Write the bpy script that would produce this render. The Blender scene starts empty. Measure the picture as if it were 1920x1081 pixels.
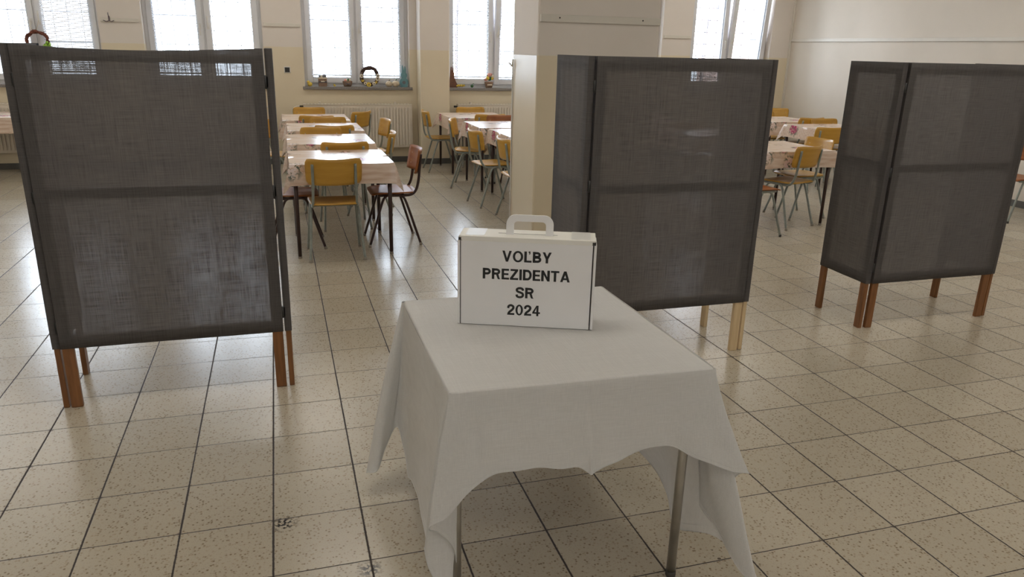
import bpy, bmesh, math, random
from mathutils import Vector, Matrix
PI = math.pi
R = math.radians
scene = bpy.context.scene
COL = scene.collection

# ------------------------------------------------------------------ camera
def make_camera():
    yaw, pitch, roll = 0.30146, 0.31017, 0.023603
    f = Vector((math.sin(yaw) * math.cos(pitch), math.cos(yaw) * math.cos(pitch), -math.sin(pitch)))
    r = Vector((math.cos(yaw), -math.sin(yaw), 0))
    u = r.cross(f)
    c, s = math.cos(roll), math.sin(roll)
    r2 = c * r + s * u
    u2 = -s * r + c * u
    cd = bpy.data.cameras.new('camera')
    cam = bpy.data.objects.new('camera', cd)
    COL.objects.link(cam)
    b = -f
    cam.matrix_world = Matrix(((r2.x, u2.x, b.x, 0.11397), (r2.y, u2.y, b.y, -2.36412), (r2.z, u2.z, b.z, 1.57918), (0, 0, 0, 1)))
    cd.sensor_fit = 'HORIZONTAL'
    cd.sensor_width = 36
    cd.lens = 1401.243 / 1920 * 36
    cd.clip_start = 0.05
    cd.clip_end = 200
    scene.camera = cam
make_camera()

# ------------------------------------------------------------------ daylight and exposure
scene.view_settings.view_transform = 'Standard'
scene.view_settings.look = 'None'
scene.view_settings.gamma = 1
scene.view_settings.use_curve_mapping = False
scene.view_settings.exposure = 1.45
world = bpy.data.worlds.new('overcast_sky')
scene.world = world
world.use_nodes = True
bg = world.node_tree.nodes['Background']
bg.inputs[0].default_value = (0.84, 0.93, 1.08, 1)
bg.inputs[1].default_value = 4.6
WALL_Y, WALL_X, BACK_Y, LEFT_X, CEIL = 8.42, 8.05, -5.2, -5.0, 3.35
SILL, HEAD = 1.03, 2.75
WIN_X = [-4.57, -2.64, -0.73, 1.19, 3.14, 5.05, 6.97]      # centres of the far wall's windows
WIN_W = 1.42
ADDED_BACK_WIN = [(-1.6, .8), (3.6, .8)]  # unseen windows added behind the camera to brighten faces turned towards it
def portal(name, loc, sx, sy, rot):
    l = bpy.data.lights.new(name, 'AREA')
    l.shape = 'RECTANGLE'; l.size = sx; l.size_y = sy
    o = bpy.data.objects.new(name, l); COL.objects.link(o)
    o.location = loc; o.rotation_euler = rot
    l.cycles.is_portal = True
for wx in WIN_X:
    portal('window_daylight', (wx, WALL_Y + 0.40, (SILL + HEAD) / 2), WIN_W, HEAD - SILL, (R(-90), 0, 0))
for wx, ww in ADDED_BACK_WIN:
    portal('window_daylight', (wx, BACK_Y - 0.40, 1.75), ww, 1.5, (R(90), 0, 0))  # portals of the added near-wall windows

# ------------------------------------------------------------------ materials
def new_mat(name):
    m = bpy.data.materials.new(name); m.use_nodes = True
    nt = m.node_tree
    return m, nt, nt.nodes['Principled BSDF']
def N(nt, t, **kw):
    n = nt.nodes.new(t)
    for k, v in kw.items():
        if k.startswith('i_'): n.inputs[k[2:].replace('_', ' ')].default_value = v
        elif k.startswith('n_'): n.inputs[int(k[2:])].default_value = v
        else: setattr(n, k, v)
    return n
def L(nt, a, b): nt.links.new(a, b)
def ramp(nt, fac, stops, interp='LINEAR'):
    n = nt.nodes.new('ShaderNodeValToRGB'); n.color_ramp.interpolation = interp
    e = n.color_ramp.elements
    while len(e) < len(stops): e.new(0.5)
    for i, (p, c) in enumerate(stops):
        e[i].position = p
        e[i].color = (c[0], c[1], c[2], 1) if isinstance(c, (tuple, list)) else (c, c, c, 1)
    L(nt, fac, n.inputs[0]); return n.outputs[0]
def mixc(nt, fac, a, b, mode='MIX'):
    n = nt.nodes.new('ShaderNodeMix'); n.data_type = 'RGBA'; n.blend_type = mode
    if isinstance(fac, (int, float)): n.inputs[0].default_value = fac
    else: L(nt, fac, n.inputs[0])
    for k, v in ((6, a), (7, b)):
        if isinstance(v, (tuple, list)): n.inputs[k].default_value = (v[0], v[1], v[2], 1)
        else: L(nt, v, n.inputs[k])
    return n.outputs[2]
def mth(nt, op, a, b=None, c=None):
    n = nt.nodes.new('ShaderNodeMath'); n.operation = op
    for k, v in ((0, a), (1, b), (2, c)):
        if v is None: continue
        if isinstance(v, (int, float)): n.inputs[k].default_value = v
        else: L(nt, v, n.inputs[k])
    return n.outputs[0]
def coords(nt, kind='Object'):
    return nt.nodes.new('ShaderNodeTexCoord').outputs[kind]
def mapped(nt, vec, scale=(1, 1, 1), loc=(0, 0, 0), rot=(0, 0, 0)):
    n = nt.nodes.new('ShaderNodeMapping')
    n.inputs['Scale'].default_value = scale; n.inputs['Location'].default_value = loc; n.inputs['Rotation'].default_value = rot
    L(nt, vec, n.inputs[0]); return n.outputs[0]
def noise(nt, vec, scale, detail=2, rough=0.5):
    n = N(nt, 'ShaderNodeTexNoise'); n.inputs['Scale'].default_value = scale
    n.inputs['Detail'].default_value = detail; n.inputs['Roughness'].default_value = rough
    L(nt, vec, n.inputs['Vector']); return n.outputs['Fac']
def bump(nt, h, bsdf, strength=0.3, dist=0.01):
    n = N(nt, 'ShaderNodeBump'); n.inputs['Strength'].default_value = strength; n.inputs['Distance'].default_value = dist
    L(nt, h, n.inputs['Height']); L(nt, n.outputs[0], bsdf.inputs['Normal'])
def simple(name, col, rough=0.5, metal=0.0, var=0.06, vscale=8, spec=0.5, bumps=0.0, bscale=60):
    m, nt, b = new_mat(name)
    tc = coords(nt)
    f = noise(nt, tc, vscale, 3)
    lo = tuple(max(0, c * (1 - var)) for c in col); hi = tuple(min(1, c * (1 + var)) for c in col)
    L(nt, ramp(nt, f, [(0.3, lo), (0.7, hi)]), b.inputs['Base Color'])
    b.inputs['Roughness'].default_value = rough; b.inputs['Metallic'].default_value = metal
    b.inputs['Specular IOR Level'].default_value = spec
    if bumps: bump(nt, noise(nt, tc, bscale, 3), b, bumps, 0.002)
    return m
def wood(name, c1, c2, rough=0.4, axis='z', scale=1.0):
    m, nt, b = new_mat(name)
    s = {'x': (1.2, 16, 16), 'y': (16, 1.2, 16), 'z': (16, 16, 1.2)}[axis]
    v = mapped(nt, coords(nt), tuple(k * scale for k in s))
    f = noise(nt, v, 3.0, 5, 0.6)
    L(nt, ramp(nt, f, [(0.3, c1), (0.7, c2)]), b.inputs['Base Color'])
    b.inputs['Roughness'].default_value = rough
    return m

def floor_material():
    m, nt, b = new_mat('terrazzo_tiles')
    tc = coords(nt)
    sep = N(nt, 'ShaderNodeSeparateXYZ'); L(nt, tc, sep.inputs[0])
    wob = noise(nt, tc, 3.0, 4)
    wobf = noise(nt, tc, 90.0, 3)
    def line(axis, w):
        q = mth(nt, 'DIVIDE', sep.outputs[axis], 0.3)
        q = mth(nt, 'ADD', q, 500.5)
        fr = mth(nt, 'FRACT', q)
        d = mth(nt, 'MULTIPLY', mth(nt, 'ABSOLUTE', mth(nt, 'SUBTRACT', fr, 0.5)), 0.3)   # distance to the joint in metres
        ww = mth(nt, 'MULTIPLY', mth(nt, 'ADD', mth(nt, 'MULTIPLY', wob, 0.9), mth(nt, 'MULTIPLY', wobf, 0.9)), w)
        mr = N(nt, 'ShaderNodeMapRange'); mr.interpolation_type = 'SMOOTHSTEP'
        L(nt, d, mr.inputs[0]); L(nt, mth(nt, 'MULTIPLY', ww, 0.55), mr.inputs[1]); L(nt, mth(nt, 'MULTIPLY', ww, 1.25), mr.inputs[2])
        mr.inputs[3].default_value = 1; mr.inputs[4].default_value = 0
        return mr.outputs[0], d
    lx, dx = line(0, 0.0042)
    ly, dy = line(1, 0.0027)
    g = mth(nt, 'MAXIMUM', lx, ly)
    # one shade per tile
    fl = N(nt, 'ShaderNodeVectorMath', operation='FLOOR')
    dv = N(nt, 'ShaderNodeVectorMath', operation='DIVIDE'); dv.inputs[1].default_value = (0.3, 0.3, 1)
    L(nt, tc, dv.inputs[0]); L(nt, dv.outputs[0], fl.inputs[0])
    wn = N(nt, 'ShaderNodeTexWhiteNoise', noise_dimensions='2D'); L(nt, fl.outputs[0], wn.inputs['Vector'])
    tone = ramp(nt, wn.outputs['Value'], [(0, (0.455, 0.40, 0.31)), (0.55, (0.50, 0.44, 0.345)), (1, (0.53, 0.475, 0.375))])
    big = noise(nt, tc, 1.6, 3)
    tone = mixc(nt, mth(nt, 'MULTIPLY', big, 0.35), tone, (0.46, 0.40, 0.31))
    # stone chips
    off = N(nt, 'ShaderNodeVectorMath', operation='ADD'); L(nt, tc, off.inputs[0]); L(nt, wn.outputs['Color'], off.inputs[1])
    v1 = N(nt, 'ShaderNodeTexVoronoi'); v1.inputs['Scale'].default_value = 100; L(nt, off.outputs[0], v1.inputs['Vector'])
    chip = ramp(nt, v1.outputs['Color'], [(0, (0.30, 0.23, 0.16)), (0.20, (0.42, 0.35, 0.26)), (0.40, (0.80, 0.74, 0.66)), (0.5, (1, 1, 1)), (1, (1.0, 0.98, 0.92))], 'LINEAR')
    edge = ramp(nt, v1.outputs['Distance'], [(0.25, 1.0), (0.50, 0.0)])
    col = mixc(nt, mth(nt, 'MULTIPLY', edge, 0.85), tone, mixc(nt, 1.0, tone, chip, 'MULTIPLY'))
    sp = noise(nt, off.outputs[0], 260, 2)
    col = mixc(nt, ramp(nt, sp, [(0.60, 0.0), (0.68, 0.40)]), col, (0.24, 0.18, 0.12))
    pits = noise(nt, off.outputs[0], 42, 1)
    col = mixc(nt, ramp(nt, pits, [(0.80, 0.0), (0.83, 0.85)]), col, (0.07, 0.05, 0.035))
    cr = mth(nt, 'ADD', dx, dy)
    corner = mth(nt, 'MULTIPLY', ramp(nt, cr, [(0.004, 1.0), (0.02, 0.0)]), ramp(nt, noise(nt, tc, 7.3, 2), [(0.5, 0.0), (0.56, 0.9)]))
    col = mixc(nt, mth(nt, 'MULTIPLY', corner, ramp(nt, wobf, [(0.4, 0.2), (0.6, 1.0)])), col, (0.05, 0.035, 0.025))
    for (px, py, pr_, th) in ((0.035, -0.03, 0.055, 0.50), (0.292, -0.345, 0.045, 0.46)):
        dn = N(nt, 'ShaderNodeVectorMath', operation='DISTANCE'); L(nt, tc, dn.inputs[0]); dn.inputs[1].default_value = (px, py, 0)
        blot = mth(nt, 'MULTIPLY', ramp(nt, dn.outputs['Value'], [(pr_ * 0.4, 1.0), (pr_, 0.0)]), ramp(nt, noise(nt, tc, 70, 3), [(th, 0.0), (th + 0.05, 1.0)]))
        col = mixc(nt, blot, col, (0.025, 0.018, 0.014))
    col = mixc(nt, g, col, (0.035, 0.024, 0.018))
    L(nt, col, b.inputs['Base Color'])
    rr = ramp(nt, noise(nt, tc, 2.4, 0), [(0.3, 0.23), (0.7, 0.25)])
    L(nt, mixc(nt, g, rr, (0.8, 0.8, 0.8)), b.inputs['Roughness'])
    b.inputs['Specular IOR Level'].default_value = 0.62
    h = mth(nt, 'SUBTRACT', mth(nt, 'MULTIPLY', sp, 0.05), g)
    bump(nt, h, b, 0.35, 0.0015)
    return m

def wall_material():
    m, nt, b = new_mat('two_tone_wall_paint')
    tc = coords(nt)
    sep = N(nt, 'ShaderNodeSeparateXYZ'); L(nt, tc, sep.inputs[0])
    z = mth(nt, 'ADD', sep.outputs[2], mth(nt, 'MULTIPLY', mth(nt, 'SUBTRACT', noise(nt, tc, 14, 2), 0.5), 0.006))
    up = mth(nt, 'GREATER_THAN', z, 1.535)
    f = noise(nt, tc, 1.4, 4)
    low = ramp(nt, f, [(0.3, (0.71, 0.62, 0.46)), (0.7, (0.76, 0.67, 0.51))])
    hi = ramp(nt, f, [(0.3, (0.73, 0.67, 0.61)), (0.7, (0.77, 0.71, 0.65))])
    L(nt, mixc(nt, up, low, hi), b.inputs['Base Color'])
    L(nt, mixc(nt, up, (0.30, 0.30, 0.30), (0.75, 0.75, 0.75)), b.inputs['Roughness'])
    bump(nt, noise(nt, tc, 35, 4), b, 0.12, 0.003)
    return m

def fabric_material(name, base, thru, leak):
    m, nt, b = new_mat(name)
    nt.nodes.remove(b)
    out = nt.nodes['Material Output']
    tc = coords(nt)
    warp = noise(nt, mapped(nt, tc, (260, 260, 9)), 1, 2)
    weft = noise(nt, mapped(nt, tc, (9, 9, 300)), 1, 2)
    slub = mth(nt, 'ADD', mth(nt, 'MULTIPLY', warp, 0.5), mth(nt, 'MULTIPLY', weft, 0.5))
    big = noise(nt, tc, 3, 2)
    dark = tuple(c * 0.62 for c in base); light = tuple(c * 1.35 for c in base)
    col = ramp(nt, slub, [(0.34, dark), (0.66, light)])
    d = N(nt, 'ShaderNodeBsdfPrincipled'); d.inputs['Roughness'].default_value = 0.75
    d.inputs['Specular IOR Level'].default_value = 0.25
    L(nt, col, d.inputs['Base Color'])
    bm_ = N(nt, 'ShaderNodeBump'); bm_.inputs['Strength'].default_value = 0.25; bm_.inputs['Distance'].default_value = 0.002
    L(nt, slub, bm_.inputs['Height']); L(nt, bm_.outputs[0], d.inputs['Normal'])
    t = N(nt, 'ShaderNodeBsdfTranslucent'); t.inputs[0].default_value = (base[0] * 3.0, base[1] * 2.9, base[2] * 2.8, 1)
    m1 = N(nt, 'ShaderNodeMixShader'); m1.inputs[0].default_value = thru
    L(nt, d.outputs[0], m1.inputs[1]); L(nt, t.outputs[0], m1.inputs[2])
    holes = ramp(nt, slub, [(0.44, leak * 0.25), (0.62, leak * 2.4)])
    tr = N(nt, 'ShaderNodeBsdfTransparent')
    m2 = N(nt, 'ShaderNodeMixShader'); L(nt, holes, m2.inputs[0])
    L(nt, m1.outputs[0], m2.inputs[1]); L(nt, tr.outputs[0], m2.inputs[2])
    L(nt, m2.outputs[0], out.inputs[0])
    return m

def white_cloth_material():
    m, nt, b = new_mat('white_linen')
    tc = coords(nt)
    a = noise(nt, mapped(nt, tc, (420, 12, 30)), 1, 2)
    c = noise(nt, mapped(nt, tc, (12, 420, 300)), 1, 2)
    f = mth(nt, 'MULTIPLY', mth(nt, 'ADD', a, c), 0.5)
    L(nt, ramp(nt, f, [(0.35, (0.72, 0.71, 0.69)), (0.65, (0.80, 0.79, 0.77))]), b.inputs['Base Color'])
    b.inputs['Roughness'].default_value = 0.9; b.inputs['Specular IOR Level'].default_value = 0.2
    bump(nt, mth(nt, 'ADD', f, mth(nt, 'MULTIPLY', noise(nt, mapped(nt, tc, (6, 6, 14)), 1.5, 3), 2.5)), b, 0.35, 0.003)
    out = nt.nodes['Material Output']
    t = N(nt, 'ShaderNodeBsdfTranslucent'); t.inputs[0].default_value = (0.75, 0.74, 0.73, 1)
    mx = N(nt, 'ShaderNodeMixShader'); mx.inputs[0].default_value = 0.25
    L(nt, b.outputs[0], mx.inputs[1]); L(nt, t.outputs[0], mx.inputs[2]); L(nt, mx.outputs[0], out.inputs[0])
    return m

def floral_material():
    m, nt, b = new_mat('floral_oilcloth')
    tc = coords(nt)
    wood_ = noise(nt, mapped(nt, tc, (2.5, 22, 22)), 2, 4)
    col = ramp(nt, wood_, [(0.3, (0.60, 0.41, 0.30)), (0.5, (0.70, 0.54, 0.43)), (0.7, (0.78, 0.65, 0.55))])
    warp = N(nt, 'ShaderNodeVectorMath', operation='ADD')
    nn = N(nt, 'ShaderNodeTexNoise'); nn.inputs['Scale'].default_value = 9; L(nt, tc, nn.inputs['Vector'])
    sc = N(nt, 'ShaderNodeVectorMath', operation='SCALE'); sc.inputs['Scale'].default_value = 0.07; L(nt, nn.outputs['Color'], sc.inputs[0])
    L(nt, tc, warp.inputs[0]); L(nt, sc.outputs[0], warp.inputs[1])
    v = N(nt, 'ShaderNodeTexVoronoi'); v.inputs['Scale'].default_value = 4.2; L(nt, warp.outputs[0], v.inputs['Vector'])
    leaves = noise(nt, warp.outputs[0], 38, 3)
    pick = N(nt, 'ShaderNodeSeparateColor'); L(nt, v.outputs['Color'], pick.inputs[0])
    gate = mth(nt, 'GREATER_THAN', pick.outputs[0], 0.22)
    ring = ramp(nt, v.outputs['Distance'], [(0.30, 1.0), (0.44, 0.0)])
    fo = mth(nt, 'MULTIPLY', mth(nt, 'MULTIPLY', ring, ramp(nt, leaves, [(0.47, 0.0), (0.52, 1.0)])), gate)
    col = mixc(nt, fo, col, (0.10, 0.12, 0.09))
    petals = noise(nt, warp.outputs[0], 55, 1)
    core = mth(nt, 'MULTIPLY', ramp(nt, v.outputs['Distance'], [(0.24, 1.0), (0.33, 0.0)]), ramp(nt, petals, [(0.42, 0.0), (0.48, 1.0)]))
    pc = ramp(nt, pick.outputs[1], [(0.0, (0.45, 0.04, 0.13)), (0.5, (0.60, 0.12, 0.24)), (0.6, (0.80, 0.72, 0.66)), (0.8, (0.42, 0.06, 0.10)), (1, (0.70, 0.45, 0.40))])
    col = mixc(nt, mth(nt, 'MULTIPLY', core, gate), col, pc)
    L(nt, col, b.inputs['Base Color'])
    b.inputs['Roughness'].default_value = 0.23; b.inputs['Specular IOR Level'].default_value = 0.7
    return m

def glass_material():
    m, nt, b = new_mat('window_glass')
    nt.nodes.remove(b)
    out = nt.nodes['Material Output']
    lw = N(nt, 'ShaderNodeFresnel'); lw.inputs[0].default_value = 1.45
    t = N(nt, 'ShaderNodeBsdfTransparent'); t.inputs[0].default_value = (0.95, 0.97, 0.97, 1)
    g = N(nt, 'ShaderNodeBsdfGlossy'); g.inputs['Roughness'].default_value = 0.02
    mx = N(nt, 'ShaderNodeMixShader'); L(nt, mth(nt, 'MULTIPLY', lw.outputs[0], 0.8), mx.inputs[0])
    L(nt, t.outputs[0], mx.inputs[1]); L(nt, g.outputs[0], mx.inputs[2]); L(nt, mx.outputs[0], out.inputs[0])
    return m

def glow_material():
    m, nt, b = new_mat('fill_lamp_glow')  # glow of the added ceiling fill lamps
    b.inputs['Base Color'].default_value = (0.8, 0.8, 0.78, 1)
    b.inputs['Emission Color'].default_value = (1.0, 0.95, 0.86, 1)
    b.inputs['Emission Strength'].default_value = 2.35
    return m
M = {}
M['floor'] = floor_material()
M['wall'] = wall_material()
M['plain_wall'] = simple('cream_wall_paint', (0.70, 0.64, 0.56), 0.7, var=0.04, vscale=1.5, bumps=0.08, bscale=30)
M['ceiling'] = simple('ceiling_paint', (0.78, 0.75, 0.70), 0.9, var=0.02)
M['trim'] = simple('cream_trim_paint', (0.68, 0.64, 0.57), 0.45, var=0.03)
M['skirting'] = simple('dark_skirting', (0.10, 0.10, 0.095), 0.45, var=0.2)
M['pvc'] = simple('white_window_plastic', (0.72, 0.72, 0.74), 0.35, var=0.02)
M['reveal'] = simple('reveal_paint', (0.74, 0.72, 0.70), 0.6, var=0.03)
M['gasket'] = simple('dark_gasket', (0.08, 0.08, 0.09), 0.6)
M['stone'] = simple('grey_terrazzo_sill', (0.22, 0.20, 0.185), 0.35, var=0.5, vscale=120)
M['glass'] = glass_material()
M['slat'] = simple('blind_slat_enamel', (0.80, 0.82, 0.86), 0.4, var=0.02)
M['grille'] = simple('outdoor_grille_steel', (0.10, 0.10, 0.11), 0.6)
M['radiator'] = simple('radiator_enamel', (0.70, 0.63, 0.53), 0.4, var=0.03)
M['radiator_dark'] = simple('radiator_shadow_gap', (0.42, 0.37, 0.31), 0.6)
M['fabric'] = fabric_material('charcoal_voting_cloth', (0.100, 0.092, 0.090), 0.12, 0.036)
M['wood_dark'] = wood('varnished_brown_batten', (0.15, 0.058, 0.018), (0.27, 0.115, 0.038), 0.35)
M['wood_light'] = wood('bare_pine_batten', (0.58, 0.42, 0.23), (0.70, 0.54, 0.33), 0.5)
M['hinge'] = simple('hinge_metal', (0.05, 0.05, 0.05), 0.5, 0.4)
M['fill_glow'] = glow_material()
M['linen'] = white_cloth_material()
M['steel'] = simple('dull_steel_tube', (0.42, 0.40, 0.36), 0.32, 0.75, var=0.15, vscale=12)
M['board_white'] = simple('white_cardboard', (0.80, 0.79, 0.785), 0.55, var=0.02)
M['board_top'] = simple('cream_cardboard', (0.80, 0.78, 0.72), 0.55, var=0.02)
M['ink'] = simple('black_ink', (0.012, 0.012, 0.012), 0.5)
M['gap'] = simple('cardboard_slot', (0.05, 0.045, 0.04), 0.8)
M['tape'] = simple('pale_paper_tape', (0.70, 0.69, 0.66), 0.3)
M['yellow_ply'] = wood('yellow_plywood', (0.50, 0.265, 0.035), (0.58, 0.325, 0.052), 0.32, 'x', 0.6)
M['brown_ply'] = wood('brown_plywood', (0.24, 0.075, 0.018), (0.34, 0.115, 0.028), 0.42, 'x', 0.6)
M['grey_tube'] = simple('grey_green_tube_enamel', (0.26, 0.285, 0.26), 0.38, 0.1, var=0.15, vscale=25)
M['brown_tube'] = simple('brown_tube_enamel', (0.042, 0.020, 0.017), 0.32, 0.1, var=0.2, vscale=25)
M['pale_tube'] = simple('pale_grey_tube_enamel', (0.45, 0.43, 0.38), 0.4, 0.1)
M['rubber'] = simple('foot_cap_plastic', (0.30, 0.27, 0.23), 0.6)
M['dark_rubber'] = simple('dark_foot_cap', (0.05, 0.045, 0.04), 0.6)
M['screw'] = simple('bright_screw', (0.75, 0.72, 0.65), 0.25, 0.9)
M['table_wood'] = wood('brown_table_board', (0.17, 0.07, 0.035), (0.25, 0.11, 0.055), 0.4, 'x')
M['floral'] = floral_material()
M['socket_black'] = simple('black_socket_plastic', (0.02, 0.02, 0.02), 0.4)
M['white_plastic'] = simple('white_socket_plastic', (0.72, 0.70, 0.66), 0.4)
M['twig'] = simple('woven_twigs', (0.09, 0.05, 0.04), 0.8, var=0.5, vscale=60)
M['red_twig'] = simple('reddish_woven_twigs', (0.16, 0.05, 0.03), 0.8, var=0.5, vscale=60)
M['moss'] = simple('bright_green_ribbon', (0.30, 0.52, 0.07), 0.7, var=0.3, vscale=60)
M['leaf'] = simple('dark_green_leaf', (0.05, 0.14, 0.05), 0.6, var=0.3, vscale=60)
M['petal_white'] = simple('cream_petal', (0.75, 0.68, 0.55), 0.7, var=0.1, vscale=60)
M['petal_yellow'] = simple('yellow_petal', (0.72, 0.52, 0.08), 0.7, var=0.1, vscale=60)
M['petal_pink'] = simple('pink_petal', (0.70, 0.33, 0.28), 0.7, var=0.1, vscale=60)
M['wicker'] = simple('brown_wicker', (0.24, 0.155, 0.105), 0.8, var=0.4, vscale=120, bumps=0.5, bscale=150)
M['straw'] = simple('pale_twine', (0.62, 0.52, 0.38), 0.85, var=0.15, vscale=90, bumps=0.6, bscale=120)
M['blue_paint'] = simple('blue_painted_board', (0.16, 0.33, 0.37), 0.6, var=0.12, vscale=20)
M['brown_board'] = simple('brown_painted_board', (0.17, 0.075, 0.045), 0.5, var=0.2, vscale=20)
M['grey_soft'] = simple('grey_felt', (0.16, 0.16, 0.18), 0.9)
M['concrete'] = simple('pale_yard_concrete', (0.72, 0.71, 0.68), 0.9, var=0.05, vscale=1)
M['post'] = simple('rusty_fence_post', (0.16, 0.13, 0.14), 0.7)
def brick_house():
    m, nt, b = new_mat('pink_brick_house')
    bt = N(nt, 'ShaderNodeTexBrick'); bt.inputs['Color1'].default_value = (0.60, 0.42, 0.36, 1); bt.inputs['Color2'].default_value = (0.55, 0.38, 0.33, 1)
    bt.inputs['Mortar'].default_value = (0.42, 0.34, 0.32, 1); bt.inputs['Scale'].default_value = 1.0
    bt.inputs['Brick Width'].default_value = 0.6; bt.inputs['Row Height'].default_value = 0.25; bt.inputs['Mortar Size'].default_value = 0.02
    L(nt, mapped(nt, coords(nt), (1, 1, 1), rot=(R(90), 0, 0)), bt.inputs[0]); L(nt, bt.outputs[0], b.inputs['Base Color'])
    b.inputs['Roughness'].default_value = 0.9
    return m
M['house'] = brick_house()

# ------------------------------------------------------------------ mesh building
class MB:
    def __init__(self): self.bm = bmesh.new(); self.mats = []; self.cur = 0
    def mat(self, m):
        if m not in self.mats: self.mats.append(m)
        self.cur = self.mats.index(m); return self
    def _tag(self, faces, smooth=False):
        for f in faces: f.material_index = self.cur; f.smooth = smooth
    def box(self, a, b, bevel=0.0, rot=None, piv=None, seg=2):
        r = bmesh.ops.create_cube(self.bm, size=1)
        vs = r['verts']
        c = [(a[i] + b[i]) / 2 for i in range(3)]; s = [abs(b[i] - a[i]) for i in range(3)]
        for v in vs: v.co = Vector((v.co.x * s[0] + c[0], v.co.y * s[1] + c[1], v.co.z * s[2] + c[2]))
        fs = list({f for v in vs for f in v.link_faces})
        if bevel > 0:
            es = list({e for v in vs for e in v.link_edges})
            rr = bmesh.ops.bevel(self.bm, geom=es, offset=bevel, segments=seg, affect='EDGES', profile=0.5)
            fs = list(set(rr['faces']) | {f for f in fs if f.is_valid})
            vs = list({v for f in fs for v in f.verts})
        if rot is not None:
            bmesh.ops.rotate(self.bm, cent=Vector(piv if piv else c), matrix=rot, verts=vs)
        self._tag(fs); return vs
    def tube(self, pts, r, seg=8, cap=True, flat=None):
        """round tube along points; r a number or one radius per point"""
        P = [Vector(p) for p in pts]; n = len(P)
        rs = r if isinstance(r, (list, tuple)) else [r] * n
        rings = []; up = None
        for i in range(n):
            t = (P[min(i + 1, n - 1)] - P[max(i - 1, 0)]).normalized()
            if up is None:
                up = Vector((0, 0, 1)) if abs(t.z) < 0.9 else Vector((1, 0, 0))
            a = (up - t * up.dot(t)).normalized(); up = a
            b = t.cross(a)
            fa, fb = flat if flat else (1, 1)
            rings.append([self.bm.verts.new(P[i] + a * math.cos(2 * PI * k / seg) * rs[i] * fa + b * math.sin(2 * PI * k / seg) * rs[i] * fb) for k in range(seg)])
        fs = []
        for i in range(n - 1):
            for k in range(seg):
                fs.append(self.bm.faces.new((rings[i][k], rings[i][(k + 1) % seg], rings[i + 1][(k + 1) % seg], rings[i + 1][k])))
        self._tag(fs, True)
        if cap:
            self._tag([self.bm.faces.new(rings[0][::-1]), self.bm.faces.new(rings[-1])])
    def grid(self, rows, smooth=True, closed=False):
        V = [[self.bm.verts.new(Vector(p)) for p in row] for row in rows]
        fs = []
        for j in range(len(V) - 1):
            m = len(V[j])
            for i in range(m if closed else m - 1):
                fs.append(self.bm.faces.new((V[j][i], V[j][(i + 1) % m], V[j + 1][(i + 1) % m], V[j + 1][i])))
        self._tag(fs, smooth); return V
    def lathe(self, prof, c=(0, 0, 0), seg=16, sx=1, sy=1):
        rows = [[(c[0] + r * sx * math.cos(2 * PI * k / seg), c[1] + r * sy * math.sin(2 * PI * k / seg), c[2] + z) for k in range(seg)] for r, z in prof]
        V = self.grid(rows, True, True)
        for row, rev in ((V[0], True), (V[-1], False)):
            try: self._tag([self.bm.faces.new(row[::-1] if rev else row)])
            except Exception: pass
    def ball(self, c, r, s=(1, 1, 1), seg=10):
        q = bmesh.ops.create_uvsphere(self.bm, u_segments=seg, v_segments=max(5, seg // 2 + 1), radius=r)
        for v in q['verts']: v.co = Vector((v.co.x * s[0] + c[0], v.co.y * s[1] + c[1], v.co.z * s[2] + c[2]))
        self._tag(list({f for v in q['verts'] for f in v.link_faces}), True)
    def prism(self, outline, d0, d1, axis='y', bevel=0.0):
        """closed outline (u, v) pushed from d0 to d1 along the axis; y: u=x, v=z; z: u=x, v=y; x: u=y, v=z"""
        def P(u, v, d): return {'y': (u, d, v), 'z': (u, v, d), 'x': (d, u, v)}[axis]
        A = [self.bm.verts.new(P(u, v, d0)) for u, v in outline]; B = [self.bm.verts.new(P(u, v, d1)) for u, v in outline]
        n = len(A); fs = [self.bm.faces.new(A[::-1]), self.bm.faces.new(B)]
        for i in range(n): fs.append(self.bm.faces.new((A[i], A[(i + 1) % n], B[(i + 1) % n], B[i])))
        self._tag(fs)
    def build(self, name, mat=None, parent=None, loc=None, rz=None, recalc=True):
        if recalc: bmesh.ops.recalc_face_normals(self.bm, faces=self.bm.faces[:])
        me = bpy.data.meshes.new(name); self.bm.to_mesh(me); self.bm.free()
        ms = self.mats if self.mats else [mat]
        for m in ms: me.materials.append(M[m])
        o = bpy.data.objects.new(name, me); COL.objects.link(o)
        if parent: o.parent = parent
        if loc: o.location = loc
        if rz is not None: o.rotation_euler = (0, 0, rz)
        return o
def tag(o, label=None, cat=None, group=None, kind=None):
    if label: o['label'] = label
    if cat: o['category'] = cat
    if group: o['group'] = group
    if kind: o['kind'] = kind
    return o
def thing(name, label, cat, loc=(0, 0, 0), rz=0, group=None):
    o = bpy.data.objects.new(name, None); COL.objects.link(o)
    o.empty_display_size = 0.1
    o.location = loc; o.rotation_euler = (0, 0, rz)
    return tag(o, label, cat, group)
def struct_(name, mb, mat=None, parent=None):
    o = mb.build(name, mat, parent)
    if parent is None: o['kind'] = 'structure'
    return o
CH = {}
def copy_tree(o, parent=None):
    c = o.copy(); COL.objects.link(c)
    if parent: c.parent = parent
    for ch in list(o.children): copy_tree(ch, c)
    return c
def arc(c, r, a0, a1, n):
    return [(c[0] + r * math.cos(R(a0 + (a1 - a0) * i / n)), c[1] + r * math.sin(R(a0 + (a1 - a0) * i / n))) for i in range(n + 1)]
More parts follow.
